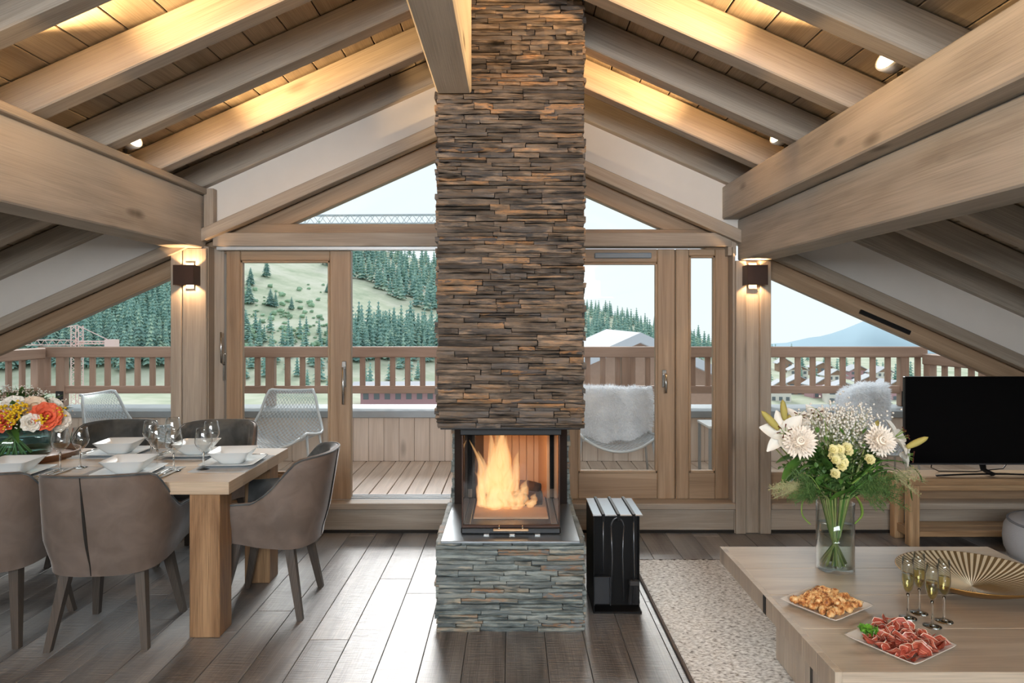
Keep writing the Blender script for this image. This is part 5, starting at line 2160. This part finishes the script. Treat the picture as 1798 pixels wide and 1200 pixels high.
for i in range(38):
    a = lb.random() * 6.28
    b2 = a + PI + lb.uniform(-.8, .8)
    r0 = lb.uniform(0.03, 0.069)
    mb = MB()
    top = Vector((BX + lb.uniform(0.05, 0.24) * math.cos(a) * 1.2, BY + lb.uniform(0.03, 0.12) * math.sin(a), RIM + lb.uniform(0.1, 0.3)))
    mb.tube([(BX + r0 * math.cos(b2), BY + r0 * math.sin(b2), CZ + 0.022), (BX + 0.02 * math.cos(a), BY + 0.02 * math.sin(a), CZ + 0.15), (BX + 0.062 * math.cos(a), BY + 0.05 * math.sin(a), RIM + 0.02), top], lb.uniform(0.0022, 0.004), 6)
    obj('stem', mb, M['stem'] if i % 3 else M['leaf'], lq)


def lily(c, axis, r, openness=1.0):
    """six recurved petals with stamens"""
    ax = Vector(axis).normalized()
    a0 = ax.orthogonal().normalized()
    b0 = ax.cross(a0)
    c = Vector(c)
    mb = MB()
    for i in range(6):
        th = 2 * PI * i / 6
        out_ = a0 * math.cos(th) + b0 * math.sin(th)
        d = (ax * (0.75 if i % 2 else 0.6) + out_ * openness).normalized()
        petal(mb, c - ax * r * 0.35, d, ax, r * 1.45, r * (0.86 if i % 2 else 0.66), -0.45, 0.35, 8, 5)
    o = obj('lily', mb, M['white'], lq)
    o['label'] = 'open white lily'
    st2 = MB()
    an = MB()
    for i in range(6):
        th = 2 * PI * (i + 0.5) / 6
        out_ = a0 * math.cos(th) + b0 * math.sin(th)
        e = c + ax * r * 0.55 + out_ * r * 0.28
        st2.tube([c - ax * r * 0.2, e], 0.0014, 5)
        an.tube([e - out_ * 0.009 + ax * .002, e + out_ * 0.009 + ax * .002], [0.0016, 0.0028], 6)
    obj('filament', st2, M['leaf2'], o)
    obj('anther', an, M['anther'], o)


def bud(p0, p1, r, pale=0.0):
    p0, p1 = Vector(p0), Vector(p1)
    pts = [p0.lerp(p1, t / 8) for t in range(9)]
    rr = [r * (0.35 + 0.65 * math.sin(PI * min(1, (t / 8) * 0.85 + 0.12))) * (1 if t < 8 else 0.2) for t in range(9)]
    o = obj('lily_bud', MB().tube(pts, rr, 8), M['bud'], lq)
    o['label'] = 'closed greenish lily bud'


def mum(c, axis, r):
    ax = Vector(axis).normalized()
    a0 = ax.orthogonal().normalized()
    b0 = ax.cross(a0)
    mb = MB()
    for ring in range(6):
        k = 7 + ring * 4
        el = 1.45 - ring * 0.27
        for i in range(k):
            th = 2 * PI * (i + 0.5 * (ring % 2)) / k + lb.uniform(-.08, .08)
            out_ = a0 * math.cos(th) + b0 * math.sin(th)
            d = ax * math.sin(el) + out_ * math.cos(el)
            petal(mb, Vector(c) - ax * r * 0.25, d, ax, r * (0.72 + 0.10 * ring) * lb.uniform(.92, 1.08), r * 0.30, 0.25, 0.6, 5, 3)
    mb.blob(Vector(c) - ax * r * 0.05, (r * 0.42, r * 0.42, r * 0.42), 10, 7)
    o = obj('chrysanthemum', mb, M['cream'] if False else M['white'], lq)
    o['label'] = 'cream white chrysanthemum'
    o.data.materials.clear()
    o.data.materials.append(mumm)


mumm = plain('mum_petal', S(248, 238, 224), 0.7, spec=0.2, var=0.05)
Q = lambda x, y, Y=3.05: P(x, y, Y)
lily(Q(1378, 762, 3.00), (-0.35, -0.8, 0.35), 0.085)
lily(Q(1400, 742, 3.12), (0.1, -0.5, 0.8), 0.07, 0.8)
lily(Q(1432, 738, 3.16), (0.0, -0.4, 0.8), 0.075, 0.5)
lily(Q(1574, 768, 3.02), (0.6, -0.5, 0.45), 0.075)
lily(Q(1588, 800, 3.03), (0.8, -0.5, -0.1), 0.06, 0.7)
mum(Q(1404, 776, 2.94), (-0.1, -0.9, 0.35), 0.068)
mum(Q(1545, 774, 2.95), (0.12, -0.92, 0.25), 0.066)
bud(Q(1367, 754, 3.0), Q(1337, 722, 3.0), 0.017)
bud(Q(1378, 738, 3.02), Q(1374, 702, 3.02), 0.016)
bud(Q(1385, 744, 3.08), Q(1386, 728, 3.08), 0.012)
bud(Q(1592, 786, 2.98), Q(1630, 768, 2.95), 0.015)
bud(Q(1534, 757, 3.1), Q(1542, 738, 3.1), 0.012)
for (x, y) in ((1462, 800), (1474, 790), (1487, 786), (1476, 804), (1481, 812), (1467, 808), (1477, 819), (1527, 807), (1466, 832), (1463, 790), (1489, 792)):
    mb = MB()
    rose(mb, Q(x, y, 2.93 + lb.uniform(-.02, .03)), 0.022, (0.1 * lb.uniform(-1, 1), -0.9, 0.4), 3, lb)
    o = obj('small_rose', mb, M['yellowrose'], lq)
# baby's breath
gy = MB()
gs = MB()
for i in range(1150):
    if i < 800:
        x, y = lb.gauss(1478, 33), lb.gauss(742, 15)
    else:
        x, y = lb.gauss(1505, 28), lb.gauss(772, 14)
    Y = 3.10 + lb.gauss(0, 0.05)
    c = P(x, y, Y)
    gy.blob(c, (0.0058, 0.0058, 0.005), 5, 4, 0.2)
    if i % 4 == 0:
        gs.tube([c, (BX + lb.uniform(-.04, .04), BY, RIM + 0.12)], 0.0007, 3, False, False)
stuff(obj('babys_breath', gy, M['white'], lq))
stuff(obj('thin_stems', gs, M['stem'], lq))
# broad leaves
for (a, b, w, Y) in (((1420, 800), (1358, 776), 0.055, 3.0), ((1418, 800), (1362, 806), 0.06, 3.02), ((1412, 800), (1372, 842), 0.062, 2.97), ((1420, 815), (1365, 858), 0.05, 2.98),
                     ((1520, 800), (1578, 788), 0.05, 3.02), ((1515, 812), (1560, 806), 0.045, 3.0), ((1440, 815), (1422, 770), 0.05, 3.08), ((1500, 815), (1536, 770), 0.045, 3.1),
                     ((1450, 830), (1438, 778), 0.045, 3.05), ((1490, 835), (1470, 775), 0.045, 3.06), ((1460, 850), (1400, 830), 0.045, 3.0), ((1480, 850), (1540, 826), 0.045, 3.0)):
    mb = MB()
    leaf_mesh(mb, P(a[0], a[1], Y + .05), P(b[0], b[1], Y), w, 0.12, 9)
    obj('leaf', mb, M['leaf'], lq)
for i in range(95):
    x0, y0 = lb.gauss(1466, 22), lb.uniform(800, 872)
    ang = lb.uniform(0, 2 * PI)
    l = lb.uniform(25, 48)
    Y = 3.05 + lb.uniform(-.10, .12)
    mb = MB()
    leaf_mesh(mb, P(x0, y0, Y), P(x0 + l * math.cos(ang) * 1.2, y0 - l * abs(math.sin(ang)) * 0.9 + 8, Y + lb.uniform(-.08, .08)), lb.uniform(0.024, 0.044), lb.uniform(0.05, 0.3), 6)
    obj('leaf', mb, M['leaf'] if lb.random() < .75 else M['fern'], lq)
# long arching grass blades
for (pts, w, mname) in ((((1500, 850), (1540, 812), (1585, 812), (1612, 830), (1620, 848)), 0.010, 'leaf'), (((1505, 856), (1550, 826), (1590, 838), (1602, 880)), 0.009, 'leaf'),
                        (((1495, 850), (1535, 822), (1570, 822), (1596, 842)), 0.009, 'leaf2'), (((1490, 870), (1530, 838), (1560, 832), (1580, 846)), 0.008, 'leaf'),
                        (((1420, 866), (1409, 884), (1409, 905), (1424, 922)), 0.008, 'leaf2'), (((1503, 872), (1512, 888), (1513, 906), (1500, 921)), 0.008, 'leaf2'),
                        (((1440, 860), (1420, 835), (1390, 838), (1362, 852)), 0.009, 'leaf2'), (((1450, 790), (1448, 740), (1425, 715), (1402, 730)), 0.004, 'leaf2')):
    ps = [P(x, y, 2.98 + 0.02 * k) for k, (x, y) in enumerate(pts)]
    fine_ = []
    for k in range(len(ps) - 1):
        for q in range(5):
            t_ = q / 5
            p_1, p0, p1, p2 = ps[max(0, k - 1)], ps[k], ps[k + 1], ps[min(len(ps) - 1, k + 2)]
            fine_.append(0.5 * ((2 * p0) + (p1 - p_1) * t_ + (2 * p_1 - 5 * p0 + 4 * p1 - p2) * t_ ** 2 + (3 * p0 - p_1 - 3 * p1 + p2) * t_ ** 3))
    fine_.append(ps[-1])
    m_ = len(fine_)
    mb = MB().tube(fine_, [w * (0.5 + 0.5 * math.sin(PI * min(1, k / m_ + 0.25))) * (1 if k < m_ - 1 else .2) for k in range(m_)], 6, flat=0.2)
    obj('grass_blade', mb, M[mname], lq)
# feathery fern and asparagus sprays
fe = MB()
pale = MB()


def spray(mb, p0, p1, n, ln, droop):
    p0, p1 = Vector(p0), Vector(p1)
    for i in range(n):
        t = i / n
        b = p0.lerp(p1, t) - Vector((0, 0, droop * t * t))
        for s in (-1, 1):
            d = ((p1 - p0).normalized() * 0.6 + Vector((lb.uniform(-.6, .6), lb.uniform(-.6, .6), s * 0.8))).normalized()
            e = b + d * ln * (1 - 0.5 * t)
            mb.tube([b, e], [0.0011, 0.0004], 3, False, False)
            for k in range(3):
                q = b.lerp(e, 0.4 + 0.25 * k)
                mb.tube([q, q + Vector((lb.uniform(-1, 1), lb.uniform(-1, 1), lb.uniform(-1, 1))) * ln * 0.35], [0.0009, 0.0003], 3, False, False)
    mb.tube([p0, p0.lerp(p1, .5) - Vector((0, 0, droop * .25)), p1 - Vector((0, 0, droop))], 0.0014, 4)


for i in range(16):
    spray(fe, Q(1430 + lb.uniform(-8, 8), 868, 3.0), Q(lb.uniform(1380, 1425), lb.uniform(820, 880), 2.95 + lb.uniform(-.06, .06)), 16, 0.035, 0.01)
for i in range(22):
    spray(fe, Q(1510 + lb.uniform(-10, 10), 855, 3.0), Q(lb.uniform(1535, 1598), lb.uniform(825, 892), 2.95 + lb.uniform(-.06, .08)), 18, 0.034, 0.02)
for i in range(10):
    spray(fe, Q(1466, 855, 3.02), Q(lb.uniform(1430, 1505), lb.uniform(770, 830), 2.98), 14, 0.03, 0.0)
for i in range(8):
    spray(pale, Q(1412, 856, 2.99), Q(lb.uniform(1346, 1372), lb.uniform(835, 880), 2.96), 14, 0.03, 0.012)
for i in range(6):
    spray(pale, Q(1570, 836, 2.98), Q(lb.uniform(1605, 1636), lb.uniform(810, 872), 2.96), 12, 0.026, 0.012)
stuff(obj('fern_sprays', fe, M['fern'], lq))
stuff(obj('grass_sprays', pale, green('dry_grass', S(176, 174, 128)), lq))
fol = MB()
for i in range(1500):
    x, y = lb.gauss(1466, 40), lb.gauss(830, 26)
    if y > 878 or y < 760 or abs(x - 1466) > 95 - max(0, y - 830) * 1.3:
        continue
    Y = 3.08 + lb.gauss(0, 0.05)
    p = P(x, y, Y)
    leaf_mesh(fol, p, p + Vector((lb.uniform(-.03, .03), lb.uniform(-.02, .02), lb.uniform(-.01, .03))), 0.02, 0.1, 4)
stuff(obj('foliage', fol, M['leaf'], lq))

# ---------------------------------------------------------------- gold bowl
gold, nt, out = newmat('ribbed_gold')
pbn = N(nt, 'ShaderNodeBsdfPrincipled')
uvn = N(nt, 'ShaderNodeUVMap')
spn = N(nt, 'ShaderNodeSeparateXYZ')
nt.links.new(uvn.outputs[0], spn.inputs[0])
fr_ = math_(nt, 'FRACT', math_(nt, 'MULTIPLY', spn.outputs['X'], 66.0))
gt2 = math_(nt, 'GREATER_THAN', fr_, 0.5)
c_ = mixrgb(nt, 'MIX', gt2, S(126, 104, 72), S(232, 216, 184))
nt.links.new(c_, pbn.inputs['Base Color'])
pbn.inputs['Metallic'].default_value = 0.35
pbn.inputs['Roughness'].default_value = 0.34
nt.links.new(pbn.outputs[0], out.inputs['Surface'])
gc = Vector((1.93, 2.87, CZ))
gb = thing('decorative_bowl', 'wide shallow gold bowl with radiating ribs on the coffee table', 'bowl', gc)
nr = 132


def gin(i, j):
    r = 0.285 * j / 14
    a = 2 * PI * i / nr
    z = 0.012 + 0.062 * (j / 14) ** 2.3 + (0.0016 if i % 2 else 0.0) * min(1, j / 4)
    return gc + Vector((r * math.cos(a), r * math.sin(a) * 0.9, z))
obj('ribbed_inside', MB().grid(nr, 15, gin, False, True), gold, gb)
og = MB()
og.grid(72, 8, lambda i, j: gc + Vector((((0.0, 0.09, 0.10, 0.18, 0.25, 0.286, 0.289, 0.285)[j]) * math.cos(2 * PI * i / 72), ((0.0, 0.09, 0.10, 0.18, 0.25, 0.286, 0.289, 0.285)[j]) * math.sin(2 * PI * i / 72) * 0.9, (0.001, 0.0, 0.004, 0.021, 0.05, 0.071, 0.075, 0.0755)[j])), True, True)
obj('outside', og, plain('old_gold', S(150, 112, 60), 0.38, 0.7, var=0.15), gb)

# ---------------------------------------------------------------- champagne flutes
M['flute'] = thin_glass('flute_glass', (0.97, 0.985, 0.98, 1), 2.4, 0.0, 0.03)
M['champagne'] = thin_glass('champagne', (0.90, 0.84, 0.58, 1), 1.0)
f0 = None
for (fx, fy, w_) in ((1.499, 2.588, 'leftmost of the four'), (1.568, 2.632, 'rear one of the four'), (1.548, 2.518, 'front one of the four'), (1.618, 2.560, 'rightmost of the four')):
    lab = 'champagne flute of pale wine on the coffee table, ' + w_
    if f0 is None:
        f0 = thing('champagne_flute', lab, 'glass', (0, 0, 0), 'champagne flutes on the coffee table')
        obj('foot', MB().lathe([(0, 0), (0.030, 0), (0.031, 0.0012), (0.016, 0.003), (0.006, 0.007), (0, 0.009)], n=28), M['solidglass'], f0)
        obj('stem', MB().lathe([(0.0055, 0.007), (0.0036, 0.02), (0.0036, 0.075), (0.0055, 0.092), (0, 0.096)], n=14), M['solidglass'], f0)
        obj('glass_bowl', MB().lathe([(0, 0.092), (0.007, 0.096), (0.016, 0.112), (0.0215, 0.136), (0.0225, 0.155), (0.0205, 0.195), (0.0185, 0.230), (0.0177, 0.230), (0.0197, 0.195), (0.0217, 0.155), (0.0207, 0.137), (0.0, 0.100)], n=28), M['flute'], f0)
        obj('wine', MB().lathe([(0, 0.099), (0.0062, 0.101), (0.0148, 0.114), (0.0200, 0.137), (0.0210, 0.155), (0.0207, 0.166), (0, 0.166)], n=28), M['champagne'], f0)
        ft_ = tree_of(f0)
        f0.location = (fx, fy, CZ + 0.0005)
    else:
        copy_tree(f0, (fx, fy, CZ + 0.0005), random.random(), lab, tree=ft_)

# ---------------------------------------------------------------- serving plates
def big_plate(label, c, rz, ax, ay):
    t = thing('serving_plate', label, 'plate', c, 'serving plates on the coffee table')
    mb = sq_dish([(0.0, 0.003), (0.095, 0.0, 14.0), (0.105, 0.004, 16.0), (0.125, 0.018, 24.0), (0.127, 0.0205, 26.0), (0.123, 0.0205, 24.0), (0.10, 0.007, 16.0), (0.0, 0.0065)], ax=ax, ay=ay)
    R = Matrix.Rotation(rz, 3, 'Z')
    mb.v = [tuple(R @ Vector(p) + Vector(c)) for p in mb.v]
    obj('dish', mb, plain('stoneware', S(214, 206, 196), 0.3, spec=0.5, var=0.04), t)
    return R


A1 = Vector((1.237, 2.69, CZ))
R1 = big_plate('square stoneware plate of baked rolls on the coffee table', A1, math.radians(33), 1.03, 0.96)
A2 = Vector((1.346, 2.372, CZ))
R2 = big_plate('square stoneware plate of sliced ham on the coffee table', A2, math.radians(31), 1.05, 0.99)

pm, nt, out = newmat('baked_dough')
pbn = N(nt, 'ShaderNodeBsdfPrincipled')
pbn.inputs['Roughness'].default_value = 0.6
tcn = N(nt, 'ShaderNodeTexCoord')
oi = N(nt, 'ShaderNodeObjectInfo')
nz1 = N(nt, 'ShaderNodeTexNoise')
nz1.inputs['Scale'].default_value = 55
nz1.inputs['Detail'].default_value = 4
adn = N(nt, 'ShaderNodeVectorMath', operation='ADD')
nt.links.new(tcn.outputs['Object'], adn.inputs[0])
nt.links.new(oi.outputs['Random'], adn.inputs[1])
nt.links.new(adn.outputs[0], nz1.inputs['Vector'])
rr_ = ramp(nt, [(0.32, S(112, 58, 28)), (0.44, S(190, 124, 66)), (0.56, S(228, 184, 122)), (0.75, S(242, 218, 172))])
nt.links.new(nz1.outputs['Fac'], rr_.inputs['Fac'])
nt.links.new(rr_.outputs['Color'], pbn.inputs['Base Color'])
nt.links.new(pbn.outputs[0], out.inputs['Surface'])
rm = []
for sd_ in range(3):
    # a small rolled crescent with spiral ends
    pts, rr = [], []
    for k in range(11):
        t_ = k / 10 * 2 - 1
        pts.append((0.021 * t_, 0.006 * t_ * t_, 0.0115))
        rr.append(0.0118 * (1 - 0.42 * t_ ** 4) * (1 + 0.13 * math.sin(k * 2.1 + sd_)))
    mb = MB().tube(pts, rr, 10)
    for q in range(5):
        t_ = -0.7 + 0.35 * q
        ring_ = [(0.021 * t_ + 0.004 * math.cos(a_ * PI / 6), 0.006 * t_ * t_ + 0.0122 * math.cos(a_ * PI / 6 + .5), 0.0115 + 0.0122 * math.sin(a_ * PI / 6 + .5)) for a_ in range(7)]
        mb.tube(ring_, 0.0016, 5)
    me = mb.mesh('baked_roll')
    me.materials.append(pm)
    rm.append(me)
rp_ = random.Random(31)
cnt = 0
for layer, (na, nb_) in enumerate(((6, 5), (4, 3))):
    for i in range(na):
        for j in range(nb_):
            dx = (i - (na - 1) / 2) * 0.034 + rp_.uniform(-.004, .004) + 0.004
            dy = (j - (nb_ - 1) / 2) * 0.036 + rp_.uniform(-.004, .004)
            o = bpy.data.objects.new('baked_roll', rm[cnt % 3])
            COL.objects.link(o)
            o.location = A1 + R1 @ Vector((dx, dy, 0.0072 + layer * 0.0185))
            o.rotation_euler = (rp_.uniform(-.25, .25), rp_.uniform(-.15, .15), rp_.random() * 6.28)
            s = rp_.uniform(1.02, 1.26)
            o.scale = (s, s, s)
            tag(o, 'small golden baked roll in the pile on the square plate', 'pastry', 'baked rolls on the plate')
            cnt += 1

hm, nt, out = newmat('cured_ham')
pbn = N(nt, 'ShaderNodeBsdfPrincipled')
pbn.inputs['Roughness'].default_value = 0.38
pbn.inputs['Subsurface Weight'].default_value = 0.1
pbn.inputs['Subsurface Radius'].default_value = (0.01, 0.003, 0.002)
uvn = N(nt, 'ShaderNodeUVMap')
oi = N(nt, 'ShaderNodeObjectInfo')
spn = N(nt, 'ShaderNodeSeparateXYZ')
nt.links.new(uvn.outputs[0], spn.inputs[0])
mpn = N(nt, 'ShaderNodeMapping')
mpn.inputs['Scale'].default_value = (3, 9, 1)
adn = N(nt, 'ShaderNodeVectorMath', operation='ADD')
nt.links.new(uvn.outputs[0], adn.inputs[0])
nt.links.new(oi.outputs['Random'], adn.inputs[1])
nt.links.new(adn.outputs[0], mpn.inputs['Vector'])
nz1 = N(nt, 'ShaderNodeTexNoise')
nz1.inputs['Scale'].default_value = 1.4
nz1.inputs['Detail'].default_value = 5
nt.links.new(mpn.outputs[0], nz1.inputs['Vector'])
rr_ = ramp(nt, [(0.30, S(128, 44, 34)), (0.50, S(168, 74, 56)), (0.64, S(196, 116, 92)), (0.80, S(224, 176, 152))])
nt.links.new(nz1.outputs['Fac'], rr_.inputs['Fac'])
edgef = math_(nt, 'GREATER_THAN', spn.outputs['Y'], 0.95)
nt.links.new(mixrgb(nt, 'MIX', edgef, rr_.outputs['Color'], S(240, 214, 196)), pbn.inputs['Base Color'])
nt.links.new(pbn.outputs[0], out.inputs['Surface'])
rh = random.Random(17)
hams = []
for sd_ in range(4):
    ph = rh.random() * 6
    # a loosely folded, ruffled slice

    def hf(i, j):
        a_ = i / 20 * PI * 1.7
        v_ = j / 8
        r_ = 0.012 + 0.021 * v_ + 0.005 * math.sin(a_ * 4 + ph)
        return Vector((r_ * math.cos(a_) * 1.2, r_ * math.sin(a_), 0.002 + 0.026 * v_ * (0.8 + 0.35 * math.sin(a_ * 3 + ph)) + 0.002 * math.sin(a_ * 9)))
    me = MB().grid(21, 9, hf, True, False, lambda i, j: (i / 20, j / 8)).mesh('ham_slice')
    me.materials.append(hm)
    hams.append(me)
k = 0
for i in range(6):
    for j in range(5):
        if i == 1 and j == 4 or (i == 0 and j == 4):
            continue
        dx = (i - 2.5) * 0.036 + rh.uniform(-.006, .006)
        dy = (j - 2) * 0.040 + rh.uniform(-.006, .006)
        o = bpy.data.objects.new('ham_slice', hams[k % 4])
        COL.objects.link(o)
        o.location = A2 + R2 @ Vector((dx, dy, 0.0068))
        o.rotation_euler = (rh.uniform(-.3, .3), rh.uniform(-.3, .3), rh.random() * 6.28)
        s = rh.uniform(0.85, 1.15) * (1.25 if i > 3 and j > 2 else 1)
        o.scale = (s, s, s)
        tag(o, 'folded slice of red cured ham on the square plate', 'ham', 'ham slices on the plate')
        k += 1
sal = thing('salad_garnish', 'curly green salad leaf garnish beside the ham slices', 'salad', A2 + R2 @ Vector((-0.065, 0.075, 0.008)))
sc_ = A2 + R2 @ Vector((-0.058, 0.078, 0.012))
for q in range(7):
    ph = rh.random() * 6
    mb = MB()
    th = q * 0.9

    def lf_(i, j):
        t_ = i / 12
        w_ = (j / 8 - 0.5) * 0.05 * math.sin(PI * min(.97, .15 + t_ * .85))
        ruff = 0.006 * math.sin(t_ * 16 + ph + j) * abs(j / 8 - 0.5) * 2
        return sc_ + Vector((math.cos(th) * 0.034 * t_ - math.sin(th) * w_, math.sin(th) * 0.034 * t_ + math.cos(th) * w_, 0.004 + 0.024 * math.sin(t_ * 2.2) + ruff + 0.003 * q * .6))
    mb.grid(13, 9, lf_)
    obj('salad_leaf', mb, green('lettuce', S(86, 140, 44), 0.35) if q == 0 else bpy.data.materials['lettuce'], sal)

# ================================================================ television on its console
ty_ = 4.79
cs = thing('tv_console', 'low reclaimed pine console with a bottom shelf under the television', 'console', (3.5, 4.79, 0))
c0, c1, d0, d1 = 2.715, 4.4, 4.66, 4.915
obj('top_board', MB().box(((c0 + c1) / 2, (d0 + d1) / 2, 0.444), (c1 - c0 + 0.01, d1 - d0 + 0.02, 0.045), ch=0.004, g=0), M['console'], cs)
obj('apron', MB().box(((c0 + c1) / 2, d0 + 0.02, 0.402), (c1 - c0 - 0.13, 0.025, 0.04), ch=0.003, g=0), M['console'], cs)
obj('apron', MB().box(((c0 + c1) / 2, d1 - 0.02, 0.402), (c1 - c0 - 0.13, 0.025, 0.04), ch=0.003, g=0), M['console'], cs)
for lx in (c0 + 0.034, c1 - 0.034):
    for ly in (d0 + 0.034, d1 - 0.034):
        obj('leg', MB().box((lx, ly, 0.21), (0.067, 0.067, 0.42), ch=0.004, g=2), M['console'], cs)
for q in range(2):
    ww = (d1 - d0 - 0.02) / 2
    obj('shelf_board', MB().box(((c0 + c1) / 2, d0 + 0.01 + ww * (q + .5), 0.085), (c1 - c0 - 0.136, ww - 0.002, 0.04), ch=0.003, g=0), M['console'], cs)
obj('side_stretcher', MB().box((c0 + 0.03, (d0 + d1) / 2, 0.083), (0.03, d1 - d0 - 0.134, 0.06), ch=0.003, g=1), M['console'], cs)

tv = thing('television', 'large black flat screen television on the pine console', 'television', (3.3, ty_, 0.467))
sx0, sx1, sz0, sz1 = 2.755, 3.86, 0.535, 1.152
obj('housing', MB().box(((sx0 + sx1) / 2, ty_ + 0.018, (sz0 + sz1) / 2), (sx1 - sx0, 0.03, sz1 - sz0), ch=0.004), M['black'], tv)
obj('screen', MB().box(((sx0 + sx1) / 2, ty_ + 0.001, (sz0 + sz1) / 2 + 0.004), (sx1 - sx0 - 0.012, 0.006, sz1 - sz0 - 0.018), ch=0.001), M['blackgloss'], tv)
obj('bottom_bezel', MB().box(((sx0 + sx1) / 2, ty_ + 0.0, sz0 + 0.004), (sx1 - sx0, 0.012, 0.009), ch=0.001), plain('bezel_grey', S(82, 84, 90), 0.3, 0.6), tv)
fx0, fx1 = 2.93, 3.68
xm = (fx0 + fx1) / 2
obj('stand_foot', MB().tube([(fx0 + (fx1 - fx0) * k / 16, 4.72 - 0.03 * math.sin(PI * k / 16), 0.474 + 0.018 * math.sin(PI * k / 16)) for k in range(17)], [0.012] * 17, 8, flat=0.5), M['black'], tv)
obj('stand_neck', MB().tube([(xm, 4.70, 0.488), (xm, 4.79, 0.50), (xm, 4.81, 0.56)], [0.022, 0.022, 0.026], 10, flat=0.6), M['black'], tv)
cb = thing('cable', 'thin black cable curling on the console behind the television', 'cable', (3.55, 4.86, 0.467))
obj('wire', MB().tube([(3.0, 4.86, 0.60), (2.98, 4.86, 0.50), (3.04, 4.87, 0.472), (3.3, 4.86, 0.472), (3.5, 4.87, 0.49), (3.56, 4.86, 0.58)], 0.004, 6), M['black'], cb)

# ---------------------------------------------------------------- pouf at the right edge
pf = thing('pouf', 'pale grey upholstered pouf with piping at the right picture edge', 'pouf', (3.36, 4.12, 0))
pfm = plain('grey_felt', S(168, 172, 178), 0.9, bump=0.2, bscale=120, var=0.06)
obj('cushion', MB().lathe([(0, 0.07), (0.25, 0.07), (0.30, 0.09), (0.325, 0.14), (0.332, 0.20), (0.325, 0.27), (0.30, 0.315), (0.25, 0.335), (0.0, 0.345)], (3.36, 4.12, 0.0), 40), pfm, pf)
for z, r in ((0.095, 0.304), (0.312, 0.304)):
    obj('piping', MB().tube([(3.36 + r * math.cos(2 * PI * k / 40), 4.12 + r * math.sin(2 * PI * k / 40), z) for k in range(41)], 0.007, 6), plain('piping_grey', S(120, 124, 130), 0.8) if z < .2 else bpy.data.materials['piping_grey'], pf)
for a in range(4):
    obj('foot', MB().lathe([(0.0, 0.022), (0.022, 0.022), (0.028, 0.075), (0, 0.075)], (3.36 + 0.2 * math.cos(a * PI / 2 + .8), 4.12 + 0.2 * math.sin(a * PI / 2 + .8), 0.0), 14), M['whitemetal'], pf)
